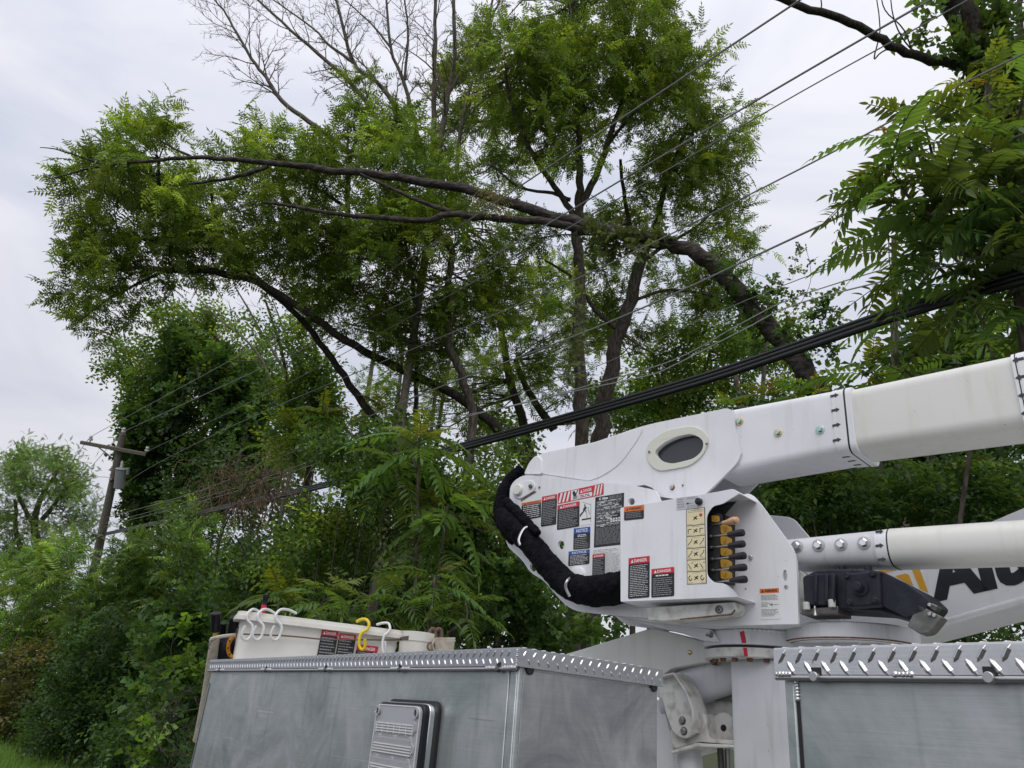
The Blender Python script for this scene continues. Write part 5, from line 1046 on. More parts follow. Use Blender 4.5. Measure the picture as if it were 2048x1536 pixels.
tree('locust_tree', 'pale feathery round topped tree beyond the utility pole at the left edge', 'tree', [
    ([(95, 1130, 34), (70, 1060, 34), (80, 1000, 34), (110, 950, 34)], 9, 3), ([(75, 1060, 34), (40, 1000, 34), (25, 930, 34)], 5, 2), ([(85, 1040, 34), (130, 980, 34), (160, 950, 34)], 5, 2), ([(60, 1130, 34), (35, 1080, 34), (30, 1000, 34)], 7, 3)],
    [(50, 915, 60, 35, 34, 3), (120, 930, 60, 35, 34, 3), (20, 960, 55, 45, 34, 3), (150, 985, 55, 40, 34, 3), (90, 975, 80, 35, 34, 3, .7), (170, 1040, 50, 40, 34, 2.5, .8), (20, 1040, 60, 50, 34, 3, .8), (100, 1060, 60, 35, 34, 2.5, .5), (40, 1120, 80, 50, 34, 3)], tm=LOCUST, per=13, size_px=11.5, scale=1.0, spread=.6, col=(.085, .145, .04), young=(.15, .22, .06), up=.1)
# upper right: ivy clad trunk with its long bare limb
t = tree('ivy_clad_tree', 'thick ivy wrapped trunk cutting the top right corner with a bare limb reaching left', 'tree', [
    ([(2070, 420, 8.9), (2015, 260, 8.9), (1968, 130, 8.9), (1925, 40, 8.9), (1875, -70, 8.9), (1790, -300, 9.2)], 34, 24), ([(1965, 140, 9), (1900, 128, 8.9), (1830, 110, 8.8), (1765, 80, 8.7), (1700, 45, 8.6), (1620, 18, 8.5), (1540, -12, 8.4)], 10, 7),
    ([(1880, 125, 8.9), (1820, 95, 8.85), (1790, 45, 8.8), (1780, -10, 8.8)], 1.8, 1), ([(1790, 92, 8.8), (1762, 105, 8.8), (1748, 116, 8.8), (1760, 60, 8.8), (1752, -10, 8.8)], 1.8, 1), ([(1640, 25, 8.6), (1643, 5, 8.6), (1638, -15, 8.6)], 1.6, 1), ([(1825, 108, 8.8), (1808, 60, 8.8), (1770, 20, 8.8), (1762, -15, 8.8)], 1.5, 1)],
    [(2000, 60, 30, 90, 8.8, .3, 1.1), (1945, 112, 30, 22, 8.8, .25, 1.0), (2015, 170, 40, 60, 8.7, .35, 1.2), (1875, 52, 18, 12, 8.8, .2, .5), (1850, 10, 20, 10, 8.8, .2, .5)], tm=IVY, per=7, size_px=22, scale=.85, col=(.05, .092, .026), twigs=False, bark='dark_bark', crown_name='ivy')
tree('background_tree', 'pair of pale thin trunks in the top right corner', 'tree', [([(2030, 500, 14), (2020, 250, 14), (2010, 60, 14), (2008, -40, 14), (2015, -300, 14)], 9, 5), ([(2055, 500, 14), (2050, 250, 14), (2040, 30, 14), (2044, -40, 14), (2030, -280, 14)], 8, 4)], [(2060, 60, 40, 40, 14, 1, .4), (2050, 350, 60, 120, 13, 1.2, 1)], tm=SPRAY, per=9, size_px=26, twigs=False)
# ------------------------------------------------------------------ dead wood
def twig(mb, p, d, l, r, lev, up=.1):
    n = 5; pts, rr = [p], [r]; d = d.normalized(); br = []
    for i in range(n):
        d = (d + Vector(npr.normal(0, .13, 3)) + Z * up * .3).normalized(); p = p + d * l / n; pts.append(p); rr.append(r * (1 - .8 * (i + 1) / n))
        if lev and i >= 0: br.append((p, d, l * (1 - .12 * i)))
    mb.tube(pts, rr, 5 if r > .006 else 4)
    for p, d, q in br:
        for _ in range(rnd.choice((1, 1, 2))):
            s = d.cross(Vector(npr.normal(0, 1, 3))).normalized(); twig(mb, p, d * .75 + s * .7, q * rnd.uniform(.32, .55), max(r * .5, .003), lev - 1, up)
def dead_tree(name, label, limbs, depth_mat, lens, lev=2, start=.3, every=3, root=True, up=.1):
    L0 = []
    for px, r0, r1 in limbs:
        pts = smooth_line([P(*p) for p in px], 4); dd = px[0][2]; k = len(pts); rr = [(r0 + (r1 - r0) * i / (k - 1)) * dd / F for i in range(k)]; L0.append(([p + Vector(npr.normal(0, .2, 3)) * r for p, r in zip(pts, rr)], rr))
    p0 = L0[0][0][0]; b = Vector((p0.x, p0.y, 0))
    if root: L0[0] = ([b] + L0[0][0], [L0[0][1][0] * 1.2] + L0[0][1])
    t = thing(name, tuple(b), label, 'tree')
    for i, (pts, rr) in enumerate(L0):
        mb = MB(depth_mat); mb.tube(pts, rr, 10 if rr[0] > .04 else 7); o = mb.build('trunk' if i == 0 else 'branch', t, angle=70)
        if lens:
            tm_ = MB('twig_bark'); k = len(pts)
            for j in range(int(k * start), k - 1, every):
                d = (pts[j + 1] - pts[j]).normalized(); s = d.cross(Vector(npr.normal(0, 1, 3))).normalized(); twig(tm_, pts[j], d * .7 + s * .8, lens * rnd.uniform(.5, 1.1), max(.005, rr[j] * .4), lev, up)
            twig(tm_, pts[-1], pts[-1] - pts[-2], lens * .8, rr[-1], lev, up)
            q = tm_.build('twigs', o, smooth=False); q['kind'] = 'stuff'
    return t
D = 13.4
e = lambda pts, d=D: [(x, y, d) for x, y in pts]
dead_tree('bare_tree', 'leafless dead tree with fine twigs fanning out at the top of the photo', [
    (e([(868, 420), (866, 328), (869, 205), (869, 117), (872, -30)]), 7, 3), (e([(868, 350), (880, 281), (895, 190), (910, 102), (905, -40)]), 7, 3),
    (e([(866, 400), (845, 310), (810, 252), (766, 176), (713, 135), (693, 82), (668, -20)]), 7, 2.5), (e([(850, 320), (836, 299), (760, 243), (722, 190), (652, 120), (582, 61), (505, -10)]), 7, 2),
    (e([(740, 330), (672, 284), (617, 243), (564, 202), (538, 164), (511, 129), (482, 82), (453, 29), (430, 0)]), 6, 1.5), (e([(848, 320), (833, 263), (810, 170), (781, 94), (772, -20)]), 5.5, 2), (e([(810, 160), (816, 58), (805, -20)]), 3, 1.5),
    (e([(707, 126), (663, 94), (625, 56), (540, -5)]), 3.5, 1.2), (e([(905, 400), (912, 354), (927, 228), (971, 73), (990, -30)]), 5, 2), (e([(895, 190), (942, 111), (998, 5)]), 3.5, 1.5), (e([(781, 94), (740, 45), (690, 0)]), 2.5, 1)], 'twig_bark', .95, 2, .38, 1, up=.12)
dead_tree('bare_tree', 'faint leafless twiggy saplings between the leaning trunk and the vine covered tree', [(e([(590, 900), (575, 760), (520, 660), (480, 590)], 18), 4, 1.5), (e([(610, 860), (590, 740), (560, 640), (545, 600)], 18), 3, 1), (e([(560, 800), (510, 700), (440, 640), (400, 600)], 18), 3, 1)], 'twig_bark', 1.0, 1, .3, 3)
bt = dead_tree('broken_tree', 'dead brown trunk snapped over and hanging across the wires towards the left', [
    ([(1640, 790, 8.6), (1590, 720, 8.8), (1545, 660, 9), (1490, 595, 9.2), (1440, 545, 9.3), (1395, 507, 9.4), (1340, 488, 9.5), (1270, 472, 9.6), (1190, 458, 9.7), (1100, 432, 9.8), (1010, 402, 9.9), (930, 380, 10), (820, 358, 10.1), (720, 345, 10.2), (620, 335, 10.3), (540, 326, 10.4), (450, 318, 10.5), (380, 315, 10.6), (300, 322, 10.7), (200, 333, 10.8), (140, 348, 10.9), (92, 360, 11)], 22, 1.0),
    ([(1180, 462, 9.7), (1100, 446, 9.7), (1000, 437, 9.8), (900, 430, 9.9), (850, 440, 9.9), (760, 436, 10), (690, 430, 10.1), (600, 415, 10.2), (527, 403, 10.2)], 9, 3.2),
    ([(905, 427, 9.9), (840, 402, 9.95), (780, 376, 10), (720, 348, 10.1)], 5, 2.5), ([(535, 332, 10.4), (490, 350, 10.4), (440, 360, 10.4), (376, 368, 10.4)], 5, 2.5),
    ([(385, 316, 10.6), (345, 295, 10.6), (300, 270, 10.6)], 3, 1), ([(210, 330, 10.8), (150, 310, 10.8), (110, 298, 10.8), (80, 295, 10.8)], 2.2, .8), ([(560, 325, 10.4), (545, 312, 10.4), (530, 305, 10.4)], 2, .8), ([(1190, 470, 9.7), (1120, 470, 9.7), (1060, 480, 9.7)], 2, 1)], 'dead_wood', 0, root=False)
bb = P(1640, 790, 8.6)
mb = MB('dark_bark'); mb.tube([Vector((bb.x + .5, bb.y - .8, 0)), P(1720, 900, 8.3), P(1670, 830, 8.5), P(1635, 783, 8.6)], [.2, .18, .15, .14], 10, smooth=3); mb.build('stump', bt)
# vines on the broken trunk
def vine_on(px, rr, tm, per, col, name='vine', scale=.8, spread=.1, parent=bt, n=5):
    C, O = [], []
    for (x, y, d), r in zip(px, rr):
        c = np.array(P(x, y, d))
        for _ in range(n): q = unit(npr.normal(0, 1, 3)); C.append(c + q * r * d / F * npr.random()); O.append(q)
    lv = Leaves(); fill(lv, tm, np.array(C), np.array(O), per, scale, col, (.09, .13, .04), spread, .2); return lv.build(name, parent)
vine_on([(1462, 552, 9.2), (1500, 585, 9.1), (1545, 615, 8.9), (1590, 650, 8.8), (1620, 690, 8.6), (1650, 650, 8.5), (1560, 585, 9), (1460, 600, 9.2), (1500, 650, 9.0), (1560, 715, 8.9), (1640, 620, 8.5), (1670, 690, 8.4), (1530, 690, 9.1)], [12, 14, 18, 22, 30, 34, 16, 10, 12, 14, 26, 30, 16], IVY, 5, (.045, .088, .024), scale=.55, n=4)
vine_on([(1432, 532, 9.15), (1560, 660, 8.75)], [16, 18], IVY, 4, (.045, .088, .024), scale=.5, n=2)
vine_on([(1200, 478, 9.5), (1225, 492, 9.5), (1250, 500, 9.5), (1275, 496, 9.5), (1240, 478, 9.5), (1320, 485, 9.4), (1180, 470, 9.5)], [22, 26, 28, 20, 20, 12, 10], IVY, 4, (.06, .08, .035), n=3)
vine_on([(985, 400, 9.7), (970, 405, 9.7), (1000, 415, 9.7)], [14, 12, 10], SPRAY, 5, (.12, .10, .06), scale=.5, n=4)
def hang(px, d, r, leaf_n, col, label, tm=IVY, sc=.55, mat='twig_bark'):
    pts = smooth_line([P(x, y, d) for x, y in px], 5); b = pts[-1]; t_ = thing('hanging_vine', tuple(b), label, 'vine'); mb = MB(mat); mb.tube(pts, [r * (1 - .7 * i / len(pts)) for i in range(len(pts))], 5); mb.build('stem', t_)
    C = np.array([tuple(pts[npr.integers(0, len(pts))]) for _ in range(leaf_n)]); lv = Leaves(); fill(lv, tm, C, unit(npr.normal(0, 1, C.shape)), 1, sc, col, (.16, .2, .06), .04, .3); lv.build('leaves', t_)
hang([(1150, 540), (1155, 600), (1152, 660), (1140, 720), (1148, 770)], 9.4, .008, 60, (.09, .12, .06), 'pale leafy vine dangling in front of the tall middle trunk')
hang([(1570, 640), (1605, 600), (1622, 555), (1612, 500), (1595, 510), (1585, 560)], 8.3, .004, 24, (.04, .06, .02), 'thin leafy tendril curling up against the open sky above the cables', sc=.38)
hang([(1480, 560), (1500, 545), (1540, 560), (1555, 580)], 8.6, .003, 4, (.04, .06, .02), 'wiry leafless tendril beside the snapped trunk bend', sc=.3)
hang([(905, 1030), (960, 1060), (1000, 1066), (1030, 1078)], 7.5, .006, 6, (.05, .09, .03), 'pale bare stem poking out of the sumac left of the black hoses', sc=.4, mat='dead_wood')
hang([(770, 1130), (800, 1128), (830, 1095), (845, 1050), (850, 1020)], 7.4, .004, 26, (.08, .12, .05), 'light green creeper looping through the dark gap in the shrubs', sc=.45)

# ------------------------------------------------------------------ shrubs and undergrowth
SH = [  # name, label, blobs, leaf kind, tint, young tint
 ('shrub', 'leafy green shrub mass at the left edge under the locust tree', [(60, 1200, 110, 90, 22, 1.8), (110, 1130, 80, 60, 22, 1.5), (30, 1290, 90, 70, 21, 1.5)], AILAN, 22, 6, 1.15, (0.099, 0.175, 0.046), (0.198, 0.274, 0.061)),
 ('shrub', 'brownish dry vine mound at the bottom left beside the grass', [(20, 1400, 60, 80, 19, 1.2), (100, 1340, 90, 60, 19.5, 1.2)], SPRAY, 17, 9, 1.3, (0.067, 0.078, 0.028), (0.111, 0.095, 0.033)),
 ('shrub', 'broad dark green shrub in the lower left corner above the grass', [(200, 1400, 130, 90, 14, 1.2, 1.3), (130, 1460, 90, 60, 14.5, 1, 1.2), (250, 1300, 120, 80, 14.5, 1.2, 1.2), (290, 1490, 110, 70, 12.5, 1.1, 1.2)], SPRAY, 21, 12, 1.15, (0.033, 0.069, 0.022), (0.061, 0.111, 0.033)),
 ('shrub', 'mid green shrub directly left of the truck box', [(360, 1310, 90, 80, 10.5, .9, 1.2), (330, 1410, 80, 90, 10, .9, 1.2), (390, 1230, 80, 60, 11, .9), (350, 1520, 90, 70, 9.5, .9, 1.2)], IVY, 25, 9, .9, (0.040, 0.083, 0.024), (0.152, 0.259, 0.038)),
 ('shrub', 'feathery green shrub around the foot of the utility pole', [(250, 1180, 110, 60, 18, 1.5, 1.1), (330, 1120, 110, 70, 17, 1.5, 1.1), (190, 1250, 80, 60, 17.5, 1.2), (300, 1040, 60, 60, 29, 1.4)], LOCUST, 19, 10, 1.3, (0.061, 0.111, 0.028), (0.152, 0.243, 0.054)),
 ('shrub', 'thicket of small leaves below the black cable bundle, left of the bucket', [(440, 1130, 110, 75, 18.5, 1.3, 1.1), (430, 1210, 90, 70, 15, 1.2, 1.1), (520, 1170, 80, 70, 13, 1.0, 1.1), (380, 1050, 80, 50, 19.5, 1.3)], SPRAY, 22, 11, 1.15, (0.042, 0.083, 0.024), (0.122, 0.198, 0.046)),
 ('shrub', 'yellow tipped bush under the cable bundle with a dark hollow below it', [(640, 1090, 115, 50, 9.5, .8, 1.2), (600, 1130, 90, 50, 9.6, .8, 1.1), (720, 1070, 80, 50, 9.6, .8, 1.1)], SPRAY, 27, 11, .9, (0.050, 0.095, 0.022), (0.198, 0.259, 0.038)),
 ('shrub', 'dense small leaved bush swallowing the cable bundle at mid photo', [(760, 930, 110, 70, 9, .8, 1.3), (745, 960, 60, 55, 9.1, .7, 1.2), (830, 980, 80, 80, 9, .7, 1.2), (680, 895, 60, 30, 9.4, .7, 1.1)], SPRAY, 27, 11, .85, (0.047, 0.091, 0.024), (0.129, 0.214, 0.046)),
 ('shrub', 'bush right behind the hose bend of the turret', [(960, 985, 70, 50, 9.5, .7), (1000, 930, 60, 40, 11.5, .8), (960, 1050, 80, 60, 9.5, .8, 1.1), (900, 1050, 70, 70, 9.4, .8, 1.1)], SPRAY, 25, 11, .95, (0.055, 0.100, 0.024), (0.168, 0.243, 0.046)),
 ('shrub', 'dark bush in the shade under the turret', [(1030, 1180, 90, 70, 9.4, .8, .7), (960, 1150, 70, 80, 9.3, .8, .8), (1090, 1240, 80, 50, 9.6, .8, .7), (1180, 1262, 80, 30, 10, .8, .8), (940, 1250, 80, 50, 9.2, .8, .8), (1060, 1290, 90, 30, 9.6, .8)], IVY, 25, 9, .8, (0.045, 0.088, 0.024), (0.122, 0.198, 0.046)),
 ('shrub', 'deep green bush filling the gap between boom and link arm', [(1580, 1010, 80, 60, 7.4, .7, 1.0), (1700, 1010, 100, 60, 7.3, .7, 1.2), (1830, 1000, 110, 60, 7.3, .7, 1.3), (1960, 980, 110, 70, 7.2, .7, 1.3)], SPRAY, 32, 11, .8, (0.036, 0.073, 0.022), (0.067, 0.122, 0.028)),
 ('shrub', 'thin bush behind the folded boom at the right edge', [(1950, 1270, 120, 50, 8, .8, 1), (1820, 1290, 80, 40, 8, .7)], SPRAY, 30, 10, .85, (0.038, 0.078, 0.022), (0.067, 0.122, 0.033)),
]
for nm, lab, blobs, tm, sp_, per, sc2, col, yg in SH:
    cen = P(blobs[0][0], blobs[0][1], blobs[0][4]); b = Vector((cen.x, cen.y, 0)); t = thing(nm, tuple(b), lab, 'shrub'); C, O = clusters(blobs, sp_)
    lv = Leaves(); fill(lv, tm, C, O, per, sc2, col, yg, .2, .16); lv.build('foliage', t)
    mb = MB('dark_bark')
    for c in C[::max(1, len(C) // 9)]:
        c = Vector(c); q = b + (c - b) * .25; q.z = 0; mb.tube([q, (q + c) / 2 + Vector(npr.normal(0, .12, 3)), c], [.016, .011, .004], 5, smooth=3)
    o = mb.build('stems', t, smooth=False); o['kind'] = 'stuff'
# the wood behind, as one mass
C, O = clusters([(580, 1180, 360, 160, 24, 3, 1.0), (250, 1330, 330, 140, 21, 2.5, 1.1), (800, 1120, 300, 160, 17, 2, .9), (700, 1230, 300, 120, 13, 1.5, 1.0), (1100, 1180, 200, 120, 18, 2, .35), (1750, 1060, 420, 180, 11, 1.5, 1.1), (1950, 780, 200, 130, 10, 1, .9), (1650, 850, 180, 70, 12, 1, .6), (850, 880, 300, 70, 20, 2, .4), (450, 960, 180, 80, 24, 2, .8), (490, 1010, 150, 55, 24, 2, 1.3), (1350, 860, 200, 60, 20, 2, .5)], 30)
lv = Leaves(); fill(lv, FAR, C, O, 9, 1.25, (.032, .064, .020), (.07, .12, .03), .45, .15); tag(lv.build('woodland', base=(8, 12, 0)), kind='stuff')
# thin trunks of the wood
wt = [(935, 1120, 13), (1010, 1080, 14), (1075, 1240, 12), (1235, 1240, 15), (1265, 1235, 15), (1300, 1235, 16), (1080, 1120, 16), (540, 900, 24), (470, 950, 24), (1500, 940, 12), (1525, 900, 13), (1800, 960, 9), (1860, 930, 9), (720, 880, 18), (795, 800, 17), (885, 800, 18), (860, 880, 19)]
for i, (x, y, d) in enumerate(wt):
    p = P(x, y, d); lean = Vector((npr.normal(0, .05), npr.normal(0, .05), 0)); h = p.z + rnd.uniform(1.5, 3.2); r = rnd.uniform(.035, .075)
    where = {0: 'in the dark gap left of the turret', 1: 'behind the hose sleeve', 2: 'under the turret plate, lowest of those left of the mast', 3: 'left of the turret gusset', 4: 'nearest the turret gusset', 5: 'right above the cream arm cover', 6: 'behind the turret keeper pin', 7: 'among the vines left of the leaning tree', 8: 'above the brown brush tangle', 9: 'between boom and control levers', 10: 'just above the control box corner', 11: 'below the boom among dark leaves', 12: 'under the boom collar at the right', 13: 'left of the star shaped sumac', 14: 'under the big leaning trunk', 15: 'below the crooked dark trunk', 16: 'behind the star shaped sumac crown'}[i]
    mb = MB('bark'); mb.tube([Vector((p.x, p.y, 0)) - lean, p, Vector((p.x, p.y, h)) + lean * 2 + Vector(npr.normal(0, .1, 3))], [r * 1.3, r, r * .6], 8, smooth=4)
    o = mb.build('sapling_trunk', base=(p.x, p.y, 0)); tag(o, 'slim upright sapling trunk ' + where, 'tree', 'slim trunks in the undergrowth')
# brown tangle of dry vines over the cables
bc = P(500, 985, 11.5); t = thing('dry_brush', (bc.x, bc.y, 0), 'brown tangle of dead vines draped over the cables between pole and sumac', 'brush'); mb = MB('dry_vine')
for i in range(220):
    x, y = 500 + npr.normal(0, 48), 975 + npr.normal(0, 34); d = 11.6 + npr.normal(0, .3); pts = [P(x, y, d)]; v = Vector(npr.normal(0, 1, 3)); v.z *= .7
    for k in range(5): v = (v + Vector(npr.normal(0, .6, 3))).normalized(); pts.append(pts[-1] + v * rnd.uniform(.05, .16) - Z * .02 * k)
    mb.tube(pts, [.0048] * 5 + [.002], 4)
o = mb.build('tangle', t, smooth=False); o['kind'] = 'stuff'
mb = MB('dead_wood'); 
for px in ([(500, 960), (470, 1010), (440, 1080), (430, 1150)], [(520, 950), (545, 1010), (530, 1060)], [(470, 1070), (490, 1110), (495, 1170), (492, 1210)], [(360, 1120), (370, 1170), (400, 1215), (425, 1225)]):
    mb.tube([P(x, y, 11.3) for x, y in px], [.014, .012, .009, .005][:len(px)], 5, smooth=4)
o = mb.build('dead_stems', t); o['kind'] = 'stuff'
bc = P(400, 1450, 7.5); t = thing('dry_brush', (bc.x, bc.y, 0), 'bare tan stems sticking out between the truck box and the dark shrub', 'brush'); mb = MB('dead_wood')
for i in range(34):
    x, y = 360 + npr.normal(0, 26), 1460 + npr.normal(0, 50); d = 8 + npr.normal(0, .4); v = Vector(npr.normal(0, 1, 3)); v.z = abs(v.z) * .8 + .1
    twig(mb, P(x, y, d), v, rnd.uniform(.3, .8), .006, 1)
o = mb.build('stems', t, smooth=False); o['kind'] = 'stuff'

# ------------------------------------------------------------------ tree of heaven: big leaves, each an object
def leaf_mesh(name, npairs, L, ll, lw, droop, seed, mat):
    v, tr = pinnate(npairs, L, ll, lw, droop, True, seed, .14); me = bpy.data.meshes.new(name); me.from_pydata([tuple(map(float, x)) for x in v], [], [tuple(map(int, x)) for x in tr]); me.materials.append(MATS[mat]); me.update(); return me
BIG = [leaf_mesh('leaf', n, l, .175, .047, dr, 40 + i, 'sumac_leaf') for i, (n, l, dr) in enumerate(((11, .66, .5), (12, .74, .7), (10, .58, .4), (12, .70, .9), (9, .5, .55), (13, .78, .6), (8, .46, .8)))]
YNG = [leaf_mesh('leaf', n, l, .145, .045, dr, 60 + i, 'young_sumac_leaf') for i, (n, l, dr) in enumerate(((9, .46, .2), (8, .4, .35)))]
COP = [leaf_mesh('leaf', n, l, .085, .032, dr, 70 + i, 'copper_sumac_leaf') for i, (n, l, dr) in enumerate(((7, .26, .2), (6, .22, .35)))]
NLEAF = [0]
def put_leaf(parent, me, p, d, s, roll=.3):
    d = d.normalized(); upv = (Z + Vector(npr.normal(0, roll, 3))); y = upv.cross(d).normalized(); zz = d.cross(y)
    o = bpy.data.objects.new('leaf', me); COL.objects.link(o); o.parent = parent
    o.matrix_local = Matrix.Translation(p - BASE[parent.name]) @ Matrix((d, y, zz)).transposed().to_4x4() @ Matrix.Scale(s, 4); NLEAF[0] += 1
def rosette(t, mb, p, stem_from, n, s, young=2, copper=0, tilt=.1, face=None, ridx=0):
    """A shoot tip with leaves all round, young ones in its middle."""
    if stem_from is not None: mb.tube([stem_from.lerp(p, .55), stem_from.lerp(p, .75) + Vector(npr.normal(0, .05, 3)), p], [.016, .012, .006], 6, smooth=3)
    for i in range(n):
        a = i * 2.399 + ridx; f = i / max(1, n - 1); d = Vector((math.cos(a), math.sin(a), tilt + .42 * (1 - f) - .38 * f)); put_leaf(t, BIG[int(i * 1.7 + ridx * 3) % len(BIG)], p - Z * .18 * f, d, s * rnd.uniform(.8, 1.1))
    for i in range(young): a = i * 2.1 + ridx; put_leaf(t, YNG[i % 2], p + Z * .02, Vector((math.cos(a), math.sin(a), .7)), s * rnd.uniform(.85, 1.1))
    for i in range(copper): a = i * 2.6 + ridx + 1; put_leaf(t, COP[i % 2], p + Z * .04, Vector((math.cos(a), math.sin(a), 1.3)), s * rnd.uniform(.9, 1.1))
def ailanthus(name, label, base_px, tips, s, stem_r=.03, n=9, group='tree of heaven saplings'):
    p = P(*base_px); b = Vector((p.x, p.y, 0)); t = thing(name, tuple(b), label, 'tree', group); mb = MB('bark'); top = max((P(*q[:3]) for q in tips), key=lambda v: v.z); mb.tube([b, (b + top) / 2 + Vector(npr.normal(0, .08, 3)), top], [stem_r, stem_r * .8, stem_r * .4], 8, smooth=3)
    for i, q in enumerate(tips):
        pp = P(*q[:3]); k = max(.35, min(.9, (pp.z - .4) / max(top.z, .1))); src = b.lerp(top, k) - Z * .25; rosette(t, mb, pp, src, q[3] if len(q) > 3 else n, s * (q[6] if len(q) > 6 else 1), q[4] if len(q) > 4 else 2, q[5] if len(q) > 5 else 0, ridx=i * 1.3)
    mb.build('trunk', t, angle=70); return t
ailanthus('tree_of_heaven', 'big tree of heaven with long toothed leaves filling the right edge of the photo', (2000, 900, 5.4), [
    (1790, 275, 5.2, 8, 1, 1, .9), (1785, 345, 5.2, 7, 1, 0), (1850, 250, 5.3, 7, 2, 0, .9), (1975, 170, 5.6, 5, 3, 2, .75), (2050, 180, 5.4, 7, 2, 0, .9), (2000, 250, 5.3, 6, 2, 0), (1900, 330, 5.2, 7, 1, 0), (1800, 420, 5.3, 7, 1, 0), (1860, 420, 5.2, 6, 3, 0), (1960, 350, 5.0, 7, 1, 0), (2040, 330, 5.0, 7, 1, 0), (1790, 505, 5.7, 7, 1, 0), (1890, 500, 5.6, 7, 1, 0), (1980, 470, 5.3, 7, 0, 0), (2060, 480, 5.3, 6, 0, 0), (1815, 590, 6.2, 7, 0, 0), (1930, 570, 5.2, 7, 0, 0), (2040, 560, 5.3, 7, 0, 0), (2010, 400, 5.2, 8, 0, 0), (2045, 450, 5.0, 8, 0, 0), (2025, 300, 5.1, 8, 1, 0), (2060, 620, 5.2, 7, 0, 0), (1990, 520, 5.3, 7, 0, 0), (2070, 370, 5.2, 6, 1, 0), (1930, 430, 5.3, 6, 0, 0), (2090, 240, 5.2, 5, 0, 0)], .87, .05)
ailanthus('tree_of_heaven', 'low tree of heaven with coppery shoot tips just above the boom collar', (1640, 900, 7.0), [(1545, 790, 7.2, 6, 4, 2, .75), (1460, 815, 7.3, 5, 3, 1, .7), (1640, 790, 7.0, 6, 3, 1, .85), (1740, 740, 6.6, 7, 1, 0), (1700, 800, 6.6, 6, 2, 0), (1810, 740, 6.3, 7, 0, 0), (1600, 830, 7.2, 5, 2, 0, .8), (1890, 700, 6.2, 6, 0, 0), (1970, 680, 6.1, 6, 0, 0)], .8, .03)
ailanthus('tree_of_heaven', 'star shaped tree of heaven crown in front of the cable bundle', (850, 1000, 8.2), [(838, 880, 7.8, 11, 3, 1), (800, 930, 7.9, 6, 0, 0)], 1.0)
ailanthus('tree_of_heaven', 'dark star shaped tree of heaven left of the black hoses', (890, 1100, 8.0), [(895, 1012, 7.7, 12, 2, 0), (880, 1080, 7.8, 7, 0, 0)], 1.1)
ailanthus('tree_of_heaven', 'tree of heaven crown with yellowish tips left of the cable gap', (640, 1000, 14.0), [(645, 830, 13.8, 9, 4, 1, .9), (600, 860, 14, 7, 2, 0, .9), (700, 860, 13.8, 7, 2, 0, .9), (765, 830, 13, 7, 3, 0, .85), (560, 900, 14.5, 6, 1, 0, .9)], 1.3)
ailanthus('tree_of_heaven', 'tree of heaven with drooping bright leaves just above the bucket', (650, 1300, 6.6), [(650, 1190, 6.6, 10, 2, 0), (590, 1210, 6.7, 8, 2, 0), (720, 1200, 6.6, 8, 1, 0), (560, 1190, 6.9, 7, 1, 0)], .72)
ailanthus('tree_of_heaven', 'tree of heaven behind the canvas bag left of the turret bottom', (880, 1300, 6.8), [(870, 1150, 6.9, 10, 1, 0), (800, 1180, 6.9, 8, 1, 0), (930, 1200, 6.8, 8, 0, 0), (850, 1220, 6.7, 8, 0, 0)], .72)
# far ones have their leaves in one crown
for lab, tips, sc2, col in (('feathery tree of heaven clump left of the utility pole', [(40, 1180, 20), (90, 1150, 20), (120, 1240, 19), (30, 1260, 20), (170, 1190, 20), (90, 1050, 30), (130, 1090, 30)], 1.1, (.075, .125, .03)), ('feathery tree of heaven clump right of the utility pole', [(240, 1180, 17), (300, 1190, 16.5), (290, 1120, 18), (350, 1160, 16), (330, 1220, 15), (330, 1080, 19), (340, 1010, 22)], 1.0, (.06, .11, .028)), ('feathery tree of heaven clump under the boom at the right', [(1620, 980, 7), (1700, 960, 7), (1780, 1010, 6.9), (1660, 1040, 7), (1880, 960, 6.9), (1560, 950, 7.2), (1960, 1010, 6.8)], .8, (.035, .07, .02))):
    b = P(*tips[0]); t = thing('tree_of_heaven', (b.x, b.y, 0), lab, 'tree', 'tree of heaven saplings'); lv = Leaves(); mb = MB('bark')
    for q in tips:
        p = P(*q); n = 14; a = npr.uniform(0, 6.28, n); d = np.stack([np.cos(a), np.sin(a), npr.uniform(-.2, .6, n)], 1); lv.add(AILAN, np.array(p) + npr.normal(0, .08, (n, 3)), d, npr.uniform(.8, 1.15, n) * sc2, tints(n, col, (.15, .19, .04), .2, .2), .3); mb.tube([Vector((b.x, b.y, 0)), (p + Vector((b.x, b.y, 0))) / 2 + Vector(npr.normal(0, .1, 3)), p], [.03, .02, .008], 6, smooth=3)
    lv.build('crown', t); mb.build('trunk', t)

# ------------------------------------------------------------------ grass
n = 26000; xs = npr.uniform(-90, 330, n); ys = npr.uniform(1440, 1620, n); R = ray_np(xs, ys); ok = R[:, 2] < -.03; R = R[ok]; tt = 1.6 / -R[:, 2]; pos = np.array(CAM) + R * tt[:, None]; ok = (tt < 26) & (pos[:, 1] > 6) & (pos[:, 0] < 6.5); pos = pos[ok]; n = len(pos); pos[:, 2] = 0
BLADE = [(np.array([(0, -.006, 0), (0, .006, 0), (.16, .004, .02), (.16, -.004, .02), (.34, 0, -.05)], np.float32), np.array([(0, 1, 2), (0, 2, 3), (3, 2, 4)], np.int32))]
lv = Leaves(); d = np.stack([npr.normal(0, .35, n), npr.normal(0, .35, n), np.ones(n)], 1); lv.add(BLADE, pos, d, npr.uniform(.6, 1.6, n), tints(n, (.085, .16, .035), (.14, .22, .05), .2, .35)); tag(lv.build('grass', base=(2, 16, 0)), kind='stuff')

